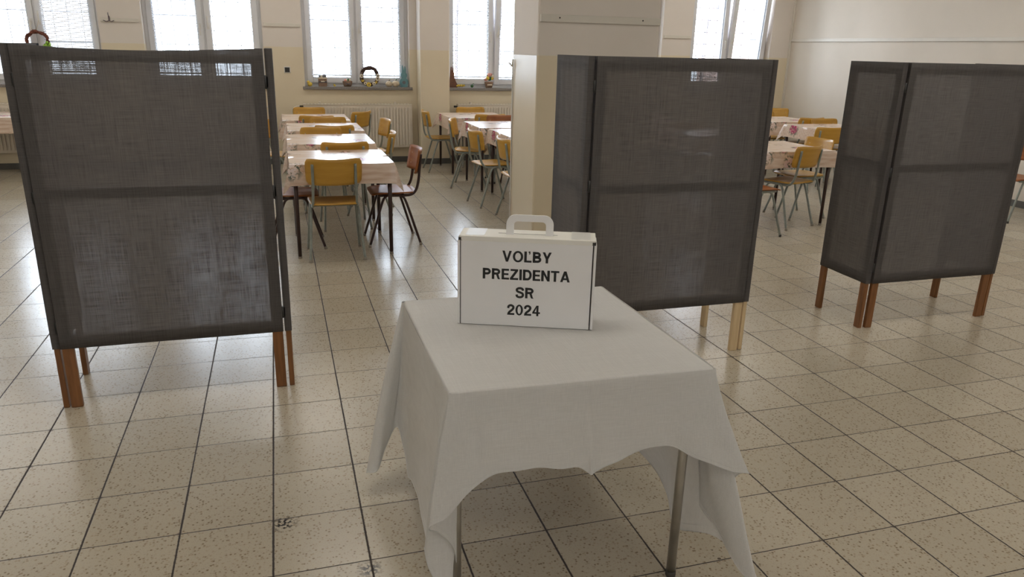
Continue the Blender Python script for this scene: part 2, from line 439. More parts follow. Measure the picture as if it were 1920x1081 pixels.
def smooth_path(pts, n=6):
    """Catmull-Rom through the points"""
    P = [Vector(p) for p in pts]; out = []
    for i in range(len(P) - 1):
        p0 = P[max(i - 1, 0)]; p1 = P[i]; p2 = P[i + 1]; p3 = P[min(i + 2, len(P) - 1)]
        for k in range(n):
            t = k / n
            out.append(0.5 * ((2 * p1) + (p2 - p0) * t + (2 * p0 - 5 * p1 + 4 * p2 - p3) * t * t + (-p0 + 3 * p1 - 3 * p2 + p3) * t ** 3))
    out.append(P[-1]); return out

# ------------------------------------------------------------------ room
f = MB(); f.box((LEFT_X - .2, BACK_Y - .4, -0.2), (WALL_X + .2, WALL_Y + .4, 0))
struct_('floor', f, 'floor')
f = MB(); f.box((LEFT_X - .2, BACK_Y - .4, CEIL), (WALL_X + .2, WALL_Y + .4, CEIL + .2))
struct_('ceiling', f, 'ceiling')
def wall_with_holes(name, y0, y1, holes, sill, head, mat):
    f = MB(); f.mat(mat)
    f.box((LEFT_X - .2, y0, 0), (WALL_X + .2, y1, sill)); f.box((LEFT_X - .2, y0, head), (WALL_X + .2, y1, CEIL))
    x = LEFT_X - .2
    for c, w in holes:
        f.box((x, y0, sill), (c - w / 2, y1, head)); x = c + w / 2
    f.box((x, y0, sill), (WALL_X + .2, y1, head))
    struct_(name, f)
wall_with_holes('wall_far', WALL_Y, WALL_Y + .4, [(x, WIN_W) for x in WIN_X], SILL, HEAD, 'wall')
wall_with_holes('wall_near', BACK_Y - .4, BACK_Y, ADDED_BACK_WIN, 1.0, 2.5, 'wall')  # openings for the added windows that light the front faces
f = MB(); f.box((LEFT_X - .2, BACK_Y, 0), (LEFT_X, WALL_Y, CEIL)); struct_('wall_left', f, 'wall')
f = MB(); f.box((WALL_X, BACK_Y, 0), (WALL_X + .2, WALL_Y, CEIL)); struct_('wall_right', f, 'plain_wall')
# pilaster on the far wall and the square pillar in the room
f = MB(); f.box((2.0, WALL_Y - .27, 0), (2.41, WALL_Y, CEIL), 0.012); struct_('wall_pilaster', f, 'wall')
f = MB(); f.box((2.0, 3.2, 0), (3.0, 3.83, CEIL), 0.014); struct_('wall_pillar', f, 'wall')
# skirtings
f = MB(); f.mat('skirting'); f.box((LEFT_X, WALL_Y - .014, 0), (1.985, WALL_Y, .075)); f.box((2.425, WALL_Y - .014, 0), (WALL_X, WALL_Y, .075))
f.box((1.985, WALL_Y - .285, 0), (2.425, WALL_Y - .27, .075)); f.box((1.985, WALL_Y - .27, 0), (2.0, WALL_Y, .075)); f.box((2.41, WALL_Y - .27, 0), (2.425, WALL_Y, .075))
struct_('baseboard_far', f)
f = MB(); f.box((WALL_X - .014, BACK_Y, 0), (WALL_X, WALL_Y - .014, .075)); struct_('baseboard_right', f, 'skirting')
# wall rails at 1.8 m
rails = [(-1.90, -1.47), (0.0, 0.46), (5.78, 6.23)]
for i, (a, b) in enumerate(rails):
    f = MB(); f.box((a, WALL_Y - .018, 1.785), (b, WALL_Y, 1.83), 0.003); struct_('trim_%d' % (i + 1), f, 'trim')
f = MB(); f.mat('trim'); f.box((2.012, 3.18, 1.775), (2.992, 3.2, 1.828), 0.003); struct_('trim_4', f)
f = MB(); f.box((WALL_X - .018, BACK_Y, 1.785), (WALL_X, WALL_Y, 1.83), 0.003); struct_('trim_5', f, 'trim')
f = MB(); f.box((WALL_X - .03, WALL_Y - .03, 0.1), (WALL_X, WALL_Y, CEIL), 0.004); struct_('trim_6', f, 'trim')
for sx in (2.16, 2.84):
    f = MB(); f.mat('dark_rubber'); f.tube([(sx, 3.1795, 1.806), (sx, 3.176, 1.806)], 0.006, 8)
    tag(f.build('screw_head'), 'dark screw head in the %s end of the rail on the pillar' % ('left' if sx < 2.5 else 'right'), 'screw', 'screws of the pillar rail')

# ceiling lamps added out of view to brighten tops that daylight leaves dark
for iy, y in enumerate((-3.2, .2, 3.6, 7.0)):
    for ix, x in enumerate((-3.2, .2, 3.4, 6.4)):
        t = thing('added_fill_lamp', 'added ceiling fill lamp, %s in the row %s' % (('leftmost', 'second from the left', 'second from the right', 'rightmost')[ix], ('nearest the camera side wall', 'over the white table', 'over the pillar', 'nearest the far windows')[iy]), 'lamp', (x, y, CEIL), 0, 'added fill lamps over the canteen')
        h = MB(); h.mat('white_plastic'); h.box((-.62, -.32, -.05), (.62, .32, 0), .006); h.build('housing', None, t)
        h = MB(); h.mat('fill_glow'); h.box((-.60, -.30, -.075), (.60, .30, -.05), .01); h.build('fill_panel', None, t)

# windows
def window(idx, cx, w, y, z0, z1, room=-1, tilt=None, blind=None):
    """white two-sash window; y is the room face of its frame, room -1 = room lies towards -y"""
    d = -room
    fr = MB(); fr.mat('pvc')
    F_ = 0.06
    def bx(x0, x1, ya, yb, za, zb, m=fr, bev=0.004): m.box((min(x0, x1), min(y + d * ya, y + d * yb), za), (max(x0, x1), max(y + d * ya, y + d * yb), zb), bev)
    bx(cx - w / 2, cx - w / 2 + F_, 0.0, .07, z0, z1); bx(cx + w / 2 - F_, cx + w / 2, 0.0, .07, z0, z1)
    bx(cx - w / 2 + F_, cx + w / 2 - F_, 0.0, .07, z0, z0 + F_); bx(cx - w / 2 + F_, cx + w / 2 - F_, 0.0, .07, z1 - F_, z1)
    bx(cx - .035, cx + .035, 0.0, .07, z0 + F_, z1 - F_)
    root = struct_('window_%d' % idx, fr)
    for s in (0, 1):
        x0, x1 = (cx - w / 2 + .045, cx - .012) if s == 0 else (cx + .012, cx + w / 2 - .045)
        S = MB(); S.mat('pvc'); q = .075
        ya, yb = -.022, .045
        for (a, b_, c_, e) in ((x0, x0 + q, z0 + .045, z1 - .045), (x1 - q, x1, z0 + .045, z1 - .045), (x0 + q, x1 - q, z0 + .045, z0 + .045 + q), (x0 + q, x1 - q, z1 - .045 - q, z1 - .045)):
            bx(a, b_, ya, yb, c_, e, S, 0.006)
        S.mat('gasket')
        for (a, b_, c_, e) in ((x0 + q, x0 + q + .004, z0 + .12, z1 - .12), (x1 - q - .004, x1 - q, z0 + .12, z1 - .12), (x0 + q, x1 - q, z0 + .12, z0 + .124)):
            bx(a, b_, .0, .03, c_, e, S, 0)
        so = S.build('sash', None, root)
        G = MB(); bx(x0 + q - .004, x1 - q + .004, .008, .014, z0 + .045 + q - .004, z1 - .045 - q + .004, G, 0)
        go = G.build('glass', 'glass', so)
        H = MB(); H.mat('white_plastic')
        hx = x1 - q / 2 if s == 0 else x0 + q / 2
        bx(hx - .014, hx + .014, -.032, -.022, 1.73, 1.80, H, 0.003)
        H.tube([(hx, y - d * .032, 1.765), (hx, y - d * .055, 1.765)], .008, 8)
        bx(hx - .010, hx + .010, -.062, -.050, 1.65 if s == 0 else 1.765, 1.775 if s == 0 else 1.89, H, 0.004)
        H.build('handle', None, so)
        if tilt and s == 1:
            # tipped into the room about its bottom edge
            T = Matrix.Translation((0, y, z0 + .05)) @ Matrix.Rotation(R(tilt), 4, 'X') @ Matrix.Translation((0, -y, -z0 - .05))
            so.matrix_world = T
        if blind and s in blind:
            kind = blind[s]
            Bm = MB(); Bm.mat('slat')
            bot = z0 + .14 if kind != 'up' else 1.50
            yc = y + room * .034
            xa, xb = x0 + q - .012, x1 - q + .012
            pitch = .021; n = int((z1 - .1 - bot) / pitch)
            tl = {'open': 28, 'up': 28, 'half': 62}[kind]
            for k in range(n):
                zc = bot + .02 + k * pitch
                Bm.box((xa, yc - .0075, zc - .0004), (xb, yc + .0075, zc + .0004), rot=Matrix.Rotation(R(tl), 3, 'X'))
            Bm.box((xa, yc - .009, bot - (.014 if kind == 'up' else 0)), (xb, yc + .009, bot + .012), 0.002)
            Bm.box((xa, yc - .012, z1 - .10), (xb, yc + .012, z1 - .07), 0.002)
            for tx in (xa + .1, xb - .1): Bm.box((tx - .0006, yc - .009, bot), (tx + .0006, yc - .0084, z1 - .09))
            side = 'left' if s == 0 else 'right'
            bl = Bm.build('window_blind')
            tag(bl, BLIND_LABEL[(idx, s)], 'blind', 'slatted blinds in the far windows')
            if tilt and s == 1: bl.matrix_world = T
    return root
BLIND_LABEL = {
    (2, 1): 'white slatted blind over the right pane of the window behind the red twig wreath',
    (2, 0): 'white slatted blind half raised, at the left edge of the photo',
    (3, 0): 'white slatted blind over the left pane of the window above the large left voting screen',
    (4, 0): 'white slatted blind over the left pane above the brown wicker box on the sill',
    (4, 1): 'white slatted blind over the right pane behind the dark twig wreath with flowers',
    (5, 0): 'white slatted blind over the left pane above the brown board rabbit',
    (5, 1): 'white slatted blind over the tilted right pane beside the pillar'}
BL = {2: {1: 'half', 0: 'up'}, 3: {0: 'open'}, 4: {0: 'open', 1: 'open'}, 5: {0: 'open', 1: 'open'}}
FY = WALL_Y + .14
for i, x in enumerate(WIN_X):
    window(i + 1, x, WIN_W, FY, SILL, HEAD, tilt=(4 if i + 1 in (5, 7) else None), blind=BL.get(i + 1))
for i, (x, w) in enumerate(ADDED_BACK_WIN):
    window(8 + i, x, w, BACK_Y - .14, 1.0, 2.5, room=1)  # added fill windows, out of view behind the camera
WHERE = {1: 'hidden far left window', 2: 'leftmost window in view', 3: 'window above the left voting screen', 4: 'window with the twig wreath and blue rabbit',
         5: 'window with the brown rabbit beside the pillar', 6: 'window behind the pillar', 7: 'far right window by the room corner'}
for i, x in enumerate(WIN_X):
    s = MB(); s.box((x - WIN_W / 2 - .03, WALL_Y - .045, SILL - .035), (x + WIN_W / 2 + .03, WALL_Y, SILL + .003), 0.004)
    s.box((x - WIN_W / 2 + .001, WALL_Y - .002, SILL), (x + WIN_W / 2 - .001, FY + .002, SILL + .003))
    struct_('trim_%d' % (10 + i), s, 'stone')
    g = MB(); y = WALL_Y + .62
    n = 9
    for k in range(n + 1):
        xx = x - .75 + 1.5 * k / n
        g.tube([(xx, y, .95), (xx, y, 2.85)], .0055, 5)
    for k in range(11):
        zz = .98 + k * .185
        g.tube([(x - .76, y + .006, zz), (x + .76, y + .006, zz)], .0055, 5)
    for k in (0, 1):
        g.box((x - .76 + k * 1.5, WALL_Y + .40, 1.8), (x - .74 + k * 1.5, y, 1.82))
    tag(g.build('window_grille', 'grille'), 'thin metal safety grille outside the ' + WHERE[i + 1], 'grille', 'grilles outside the windows')

# outdoors, seen through the panes
f = MB(); f.box((-30, WALL_Y + .5, -.35), (45, 40, -.25)); struct_('ground', f, 'concrete')
h = MB(); h.box((15.5, 17, -.25), (30, 24, 7)); tag(h.build('house', 'house'), 'pinkish brick house outside the far right window', 'building')
def fence_post(x, y, dx, label):
    g = MB(); pts = [(x, y, -.25), (x, y, 2.0), (x + dx * .15, y, 2.2), (x + dx, y, 2.75)]
    g.tube(pts, .028, 7)
    for k in range(4):
        t = k / 3; g.tube([(x + dx * (.2 + .75 * t), y - .05, 2.24 + .5 * t), (x + dx * (.2 + .75 * t), y + .05, 2.24 + .5 * t)], .01, 5)
    tag(g.build('fence_post', 'post'), label, 'post')
fence_post(3.42, 12.2, .12, 'thin fence post with a bent top outside the window beside the pillar')
fence_post(8.72, 12.2, .42, 'thin fence post with a bent top outside the far right window')

# radiators under the far windows
def radiator(x0, x1, label, pipes=()):
    zb, zt, y1 = .22, .80, WALL_Y - .034
    t = thing('radiator', label, 'radiator', ((x0 + x1) / 2, y1 - .055, zb), 0, 'panel radiators under the far windows')
    w = x1 - x0; yf = -.05
    b = MB(); b.mat('radiator')
    b.box((-w / 2, -.045, 0), (w / 2, -.035, .58), .002); b.box((-w / 2, .03, 0), (w / 2, .04, .58), .002)
    n = int(w / .042)
    for k in range(n):
        xx = -w / 2 + .02 + (w - .04) * (k + .5) / n
        b.prism([(xx - .012, .05), (xx - .007, .035), (xx + .007, .035), (xx + .012, .05), (xx + .012, .53), (xx + .007, .545), (xx - .007, .545), (xx - .012, .53)], -.060, -.045, 'y')
    b.build('panel', None, t)
    c = MB(); c.mat('radiator'); c.box((-w / 2 - .004, -.05, .58), (w / 2 + .004, .042, .592), .003)
    for s in (-1, 1): c.box((s * w / 2 - .002, -.048, .0), (s * w / 2 + .002, .042, .585))
    c.mat('radiator_dark')
    for k in range(int(w / .045)): c.box((-w / 2 + .03 + k * .045, -.036, .5921), (-w / 2 + .055 + k * .045, .03, .5927))
    c.build('top_grille', None, t)
    for s in (-.35, .35):
        k = MB(); k.box((w * s - .012, .038, .50), (w * s + .012, .088, .615), .002); k.build('bracket', 'radiator', t)
    for s, kind in pipes:
        p = MB(); e = s * (w / 2 - .0)
        if kind == 'loop':
            p.tube(smooth_path([(e, 0, .555), (e + s * .06, 0, .56), (e + s * .13, -.0, .53), (e + s * .16, 0, .42), (e + s * .16, 0, -.18)], 6), .008, 8)
        else:
            p.tube(smooth_path([(e, 0, .04), (e + s * .05, 0, .04), (e + s * .07, 0, .0), (e + s * .07, 0, -.2)], 5), .008, 8)
        p.build('pipe', 'radiator', t)
        v = MB(); v.mat('dark_rubber'); v.tube([(e + s * .002, 0, .557), (e + s * .05, 0, .557)], .014, 8); v.build('valve', None, t)
    return t
radiator(-3.45, -2.15, 'cream panel radiator under the leftmost window behind the table at the left edge', ((1, 'loop'),))
radiator(-1.48, -.12, 'cream panel radiator hidden mostly behind the large left voting screen', ((1, 'loop'),))
radiator(.44, 1.90, 'long cream panel radiator under the window with the twig wreath', ((-1, 'loop'),))
radiator(2.56, 3.95, 'cream panel radiator right of the pilaster under the brown rabbit window', ((-1, 'down'),))
# small wall fittings
t = thing('wall_socket', 'small black square socket with white surround on the yellow wall', 'socket', (.262, WALL_Y, 1.245))
b = MB(); b.box((-.042, -.008, -.042), (.042, 0, .042), .003); b.build('cover_plate', 'white_plastic', t)
b = MB(); b.box((-.031, -.014, -.031), (.031, -.008, .031), .002); b.mat('socket_black'); b.build('socket_insert', 'socket_black', t)
b = MB(); b.mat('post')
b.box((-1.81, WALL_Y - .024, 1.79), (-1.79, WALL_Y - .018, 1.85), .002)
b.tube(smooth_path([(-1.80, WALL_Y - .024, 1.84), (-1.80, WALL_Y - .05, 1.86), (-1.80, WALL_Y - .055, 1.89)], 5), .005, 6)
for s in (-1, 1): b.tube(smooth_path([(-1.80, WALL_Y - .024, 1.80), (-1.80 + s * .025, WALL_Y - .055, 1.785), (-1.80 + s * .06, WALL_Y - .06, 1.80)], 5), .005, 6)
tag(b.build('coat_hook'), 'small dark triple coat hook on the rail left of the second window', 'hook')
b = MB(); b.tube(smooth_path([(1.992, 3.80, .02), (1.992, 3.80, 1.38), (1.985, 3.80, 1.44), (1.96, 3.81, 1.47)], 6), .006, 8)
tag(b.build('cable', 'white_plastic'), 'thin white cable running up the left back edge of the square pillar', 'cable')

# ------------------------------------------------------------------ voting screens
def panel(parent, loc, rz, w, wd, zbar, z0=.285, z1=1.556, sag=0.0, seed=0):
    """one cloth panel: battens with two long legs, cloth stretched on its local -y side"""
    rnd = random.Random(seed)
    th = .024; sw = .050
    for a_, c_ in ((z1 - .062, z1 - .005 - sag), (z0 + .004, z0 + .055), (zbar - .022, zbar + .022)):
        l = MB(); l.mat(wd); l.box((sw, 0, a_), (w - sw, th, c_), .002); l.build('rail', None, parent, loc, rz)
    for x in (.003, w - sw):
        l = MB(); l.mat(wd); l.box((x, 0, 0), (x + sw - .003, th, z1 - .004), .004); l.build('leg', None, parent, loc, rz)
    c = MB(); nx, nz = 28, 34
    yo = -.0035
    def yy(u, v): return yo - .0012 * math.sin(u * 9 + seed) * math.sin(v * 7 + seed * 2) - .0006 * math.sin(u * 37 + v * 5)
    def top(u): return z1 - sag * math.sin(PI * min(1, u * 1.0)) * (1 - u * .45)
    rows = []
    hem = .03
    us = [i / nx for i in range(nx + 1)]
    # cross-section along v (vertical): back hem, bottom wrap, front, top wrap, back hem
    def col(v_kind, u):
        x = u * w
        if v_kind[0] == 'f':
            v = v_kind[1]; zz = z0 + (top(u) - z0) * v
            return (x, yy(u, v * 1.3), zz)
        k, s = v_kind
        zz = z0 if k == 'b' else top(u)
        ins = 1 if k == 'b' else -1
        return (x, (th + .004) if s >= 1 else yo + (th + .004 - yo) * s, zz + (ins * hem if s > 1 else 0))
    seq = [('b', 2), ('b', 1), ('b', .5)] + [('f', j / nz) for j in range(nz + 1)] + [('t', .5), ('t', 1), ('t', 2)]
    for s_ in seq: rows.append([col(s_, u) for u in us])
    c.grid(rows)
    for xs, inx in ((0 - .0, 1), (w, -1)):
        rr = []
        for j in range(nz + 1):
            v = j / nz; zz = z0 + (top(xs / w) - z0) * v
            rr.append([(xs, yy(xs / w, v * 1.3), zz), (xs, th * .5, zz), (xs, th + .004, zz), (xs + inx * hem, th + .004, zz)])
        c.grid(rr)
    c.build('cloth_cover', 'fabric', parent, loc, rz, recalc=False)
def hinge(parent, loc, rz=0):
    b = MB(); b.mat('hinge'); b.tube([(0, 0, -.028), (0, 0, .028)], .006, 8)
    b.box((-.011, -.002, -.024), (.011, .0, .024), .0008)
    b.build('hinge', None, parent, loc, rz)
def screen(label, x0, x1, y, wing, wd, zbar, sag=0, seed=0, lw=0, rw=0, gl=.007, gr=.007):
    t = thing('voting_screen', label, 'folding screen', (x0, y, 0), 0, 'grey cloth voting screens')
    w = x1 - x0
    panel(t, (0, 0, 0), 0, w, wd, zbar, sag=sag, seed=seed)
    a = R(-90 + lw)
    bx, by = -gl - .028 - wing * math.cos(a), .002 - wing * math.sin(a)
    panel(t, (bx, by, 0), a, wing, wd, zbar + .012, seed=seed + 1)
    panel(t, (w + gr + .028, .002, 0), R(90 + rw), wing, wd, zbar + .012, seed=seed + 2)
    for z in (.38, .95, 1.42):
        hinge(t, (-gl / 2, .004, z)); hinge(t, (w + gr / 2, .004, z))
    return t
screen('large grey cloth voting screen with brown legs at the left of the table', -.868, .066, 1.10, .42, 'wood_dark', .965, sag=.022, seed=1, gl=.001, gr=.006)
screen('grey cloth voting screen with pale pine legs behind the white table', 1.540, 2.482, .975, .42, 'wood_light', .932, seed=5, gl=.011, gr=.003)
screen('grey cloth voting screen with brown legs at the far right of the photo', 3.457, 4.374, 1.10, .43, 'wood_dark', .972, seed=9, lw=-2, gl=.016, gr=.003)

# ------------------------------------------------------------------ white table, its cloth and the ballot box
t = thing('small_table', 'small square table with steel tube legs under the white tablecloth', 'table', (.872, -.258, 0), R(-2))
b = MB(); b.box((-.362, -.374, .694), (.362, .374, .72), .012); b.build('tabletop', 'table_wood', t)
b = MB(); b.mat('steel')
for s in (-1, 1): b.box((-.34, s * .345 - .012, .655), (.34, s * .345 + .012, .693), .003); b.box((s * .335 - .012, -.335, .655), (s * .335 + .012, .335, .693), .003)
b.build('apron_frame', None, t)
for sx in (-1, 1):
    for sy in (-1, 1):
        b = MB(); b.mat('steel'); b.tube([(sx * .345, sy * .352, .693), (sx * .345, sy * .352, .02)], .0145, 16); lg = b.build('leg', None, t)
        b = MB(); b.mat('dark_rubber'); b.lathe([(.0155, 0), (.0165, .003), (.016, .02)], (sx * .345, sy * .352, 0), 16); b.build('foot_cap', None, lg)
# the cloth: a flat top with a turned edge, and a hanging skirt given column by column (edge point, hem point, bow)
CX, CY, CH = .872, -.258, .7245
front_left, front_right, back_right, back_left = (.486, -.632), (1.258, -.660), (1.250, .140), (.488, .134)
cols = [
    # left part of the front, hem rising to the middle
    (.489, -.634, .428, -.672, .352, .2), (.506, -.636, .470, -.680, .385, .1), (.530, -.6345, .520, -.682, .440, 0), (.570, -.636, .575, -.676, .478, 0),
    (.625, -.638, .630, -.668, .488, 0), (.700, -.641, .702, -.668, .492, 0), (.770, -.643, .772, -.672, .484, 0), (.838, -.646, .838, -.670, .474, 0),
    (.872, -.647, .876, -.676, .455, 0), (.884, -.648, .884, -.680, .446, 0), (.900, -.648, .896, -.674, .453, 0), (.950, -.650, .945, -.668, .470, 0),
    (1.010, -.652, 1.006, -.666, .486, 0), (1.080, -.654, 1.082, -.668, .504, 0), (1.130, -.656, 1.140, -.676, .494, 0), (1.180, -.658, 1.200, -.694, .465, 0),
    (1.225, -.659, 1.270, -.718, .436, 0), (1.250, -.660, 1.325, -.740, .424, 0), (1.262, -.655, 1.352, -.748, .420, 0),
    # front right: the hem turns back, comes forward again and ends in a long point
    (1.256, -.648, 1.340, -.722, .400, -.3), (1.252, -.645, 1.300, -.640, .280, -.5), (1.250, -.642, 1.288, -.612, .236, -.4), (1.252, -.642, 1.302, -.655, .210, -.2),
    (1.256, -.644, 1.345, -.745, .110, 0), (1.260, -.646, 1.384, -.792, .066, .25), (1.262, -.640, 1.400, -.786, .090, .25), (1.262, -.62, 1.375, -.735, .120, .1),
    # right side
    (1.262, -.57, 1.315, -.675, .160, 0), (1.261, -.50, 1.283, -.590, .125, 0), (1.260, -.42, 1.275, -.500, .090, 0), (1.260, -.34, 1.292, -.420, .150, 0),
    (1.259, -.24, 1.296, -.300, .185, 0), (1.257, -.12, 1.278, -.120, .205, 0), (1.255, .0, 1.288, .000, .190, 0), (1.254, .09, 1.290, .110, .200, 0),
    # back right point
    (1.254, .132, 1.318, .190, .180, .2), (1.250, .142, 1.330, .225, .100, .2), (1.236, .142, 1.270, .215, .200, 0),
    # back
    (1.16, .141, 1.17, .180, .400, 0), (1.02, .140, 1.02, .170, .420, 0), (.88, .139, .88, .178, .405, 0), (.74, .138, .74, .170, .420, 0), (.60, .137, .59, .180, .400, 0),
    # back left: a broad flap standing out to the left
    (.515, .136, .490, .230, .330, 0), (.496, .138, .400, .190, .170, .2), (.486, .134, .345, .120, .085, .35), (.484, .128, .332, .075, .092, .35), (.484, .120, .365, .055, .110, .2),
    (.486, .116, .405, .085, .175, 0), (.488, .112, .440, .110, .235, 0), (.487, .106, .462, .100, .240, 0), (.485, .09, .466, .050, .170, 0),
    # left side
    (.4845, .04, .467, -.010, .118, 0), (.484, -.05, .462, -.070, .135, 0), (.484, -.15, .464, -.170, .185, 0), (.484, -.26, .462, -.275, .200, 0), (.484, -.37, .452, -.375, .215, 0),
    (.484, -.47, .444, -.450, .205, 0), (.484, -.55, .438, -.520, .190, 0), (.484, -.60, .430, -.575, .200, .15), (.486, -.622, .424, -.612, .245, .25),
    # front left: a narrow tuck and the long hidden point
    (.487, -.628, .440, -.618, .170, 0), (.490, -.628, .480, -.606, .060, -.1), (.494, -.628, .508, -.602, .100, -.1), (.490, -.631, .502, -.618, .230, -.2), (.488, -.633, .460, -.640, .310, 0),
]
b = MB(); n = len(cols); NS = 5; NV = 26; rows = [[] for _ in range(NV + 1)]
def cr(p0, p1, p2, p3, t): return .5 * (2 * p1 + (p2 - p0) * t + (2 * p0 - 5 * p1 + 4 * p2 - p3) * t * t + (3 * p1 - p0 - 3 * p2 + p3) * t ** 3)
rnd = random.Random(3)
for i in range(n):
    q = [cols[(i + k) % n] for k in (-1, 0, 1, 2)]
    for s_ in range(NS):
        t = s_ / NS
        tx, ty, bx_, by_, bz, bow = [cr(q[0][k], q[1][k], q[2][k], q[3][k], t) for k in range(6)]
        u = i + t
        nx_, ny_ = (tx - CX), (ty - CY)
        # outward direction of the nearest side
        if abs(nx_) / .386 > abs(ny_) / .39: ox_, oy_ = math.copysign(1, nx_), 0
        else: ox_, oy_ = 0, math.copysign(1, ny_)
        for j in range(NV + 1):
            v = j / NV
            w_ = v ** 1.25 if bow >= 0 else v ** 1.7
            z = CH - .003 + (bz - CH + .003) * v
            out = bow * .06 * math.sin(PI * v) * (1 - v * .3)
            rp = .0042 * math.sin(u * 1.15 + v * 1.4) * v + .0016 * math.sin(u * 2.9 - v * 5) * v + .0016 * math.sin(v * 17 + u * .9) * (.5 + .5 * math.sin(u * .5)) * math.sin(PI * v)
            rows[j].append((tx + (bx_ - tx) * w_ + ox_ * (out + rp), ty + (by_ - ty) * w_ + oy_ * (out + rp), z + .002 * math.sin(u * 3.7) * v))
b.grid(rows, closed=True)
# top sheet with a small rolled edge
N_ = 40; R0 = .009
def top_pt(u, v, ins=0.0):
    x = (front_left[0] * (1 - u) + front_right[0] * u) * (1 - v) + (back_left[0] * (1 - u) + back_right[0] * u) * v
    y = (front_left[1] * (1 - u) + front_right[1] * u) * (1 - v) + (back_left[1] * (1 - u) + back_right[1] * u) * v
    return x, y
us = [0.0, .003, .007, .012, .02] + [.02 + .96 * k / N_ for k in range(1, N_)] + [.98, .988, .993, .997, 1.0]
def roll(d):
    d = max(0.0, min(1.0, d / .012)); return -R0 * (1 - math.sqrt(max(0, 1 - (1 - d) ** 2)))
tr = []
for v in us:
    r_ = []
    for u in us:
        x, y = top_pt(u, v); e = min(u, 1 - u, v, 1 - v)
        # keep the corners slightly rounded
        cu = max(0, .02 - min(u, 1 - u)) / .02; cv = max(0, .02 - min(v, 1 - v)) / .02; k = cu * cv * .003
        x += k * (1 if u < .5 else -1); y += k * (1 if v < .5 else -1)
        crease = .0009 * math.exp(-((u - .505) / .004) ** 2) + .0007 * math.exp(-((v - .47) / .004) ** 2)
        r_.append((x, y, CH + roll(e) + crease + .0004 * math.sin(u * 17 + v * 5) * math.sin(v * 13)))
    tr.append(r_)
b.grid(tr)
# stitched hem
hem = [rows[NV][k] for k in range(len(rows[NV]))] + [rows[NV][0]]
b.tube(hem, .0016, 5, cap=False)
hem2 = [rows[NV - 1][k] for k in range(len(rows[NV]))] + [rows[NV - 1][0]]
b.tube(hem2, .0006, 4, cap=False)
cl = b.build('tablecloth', 'linen', recalc=False)
tag(cl, 'white linen cloth draped over the small table in front', 'tablecloth')

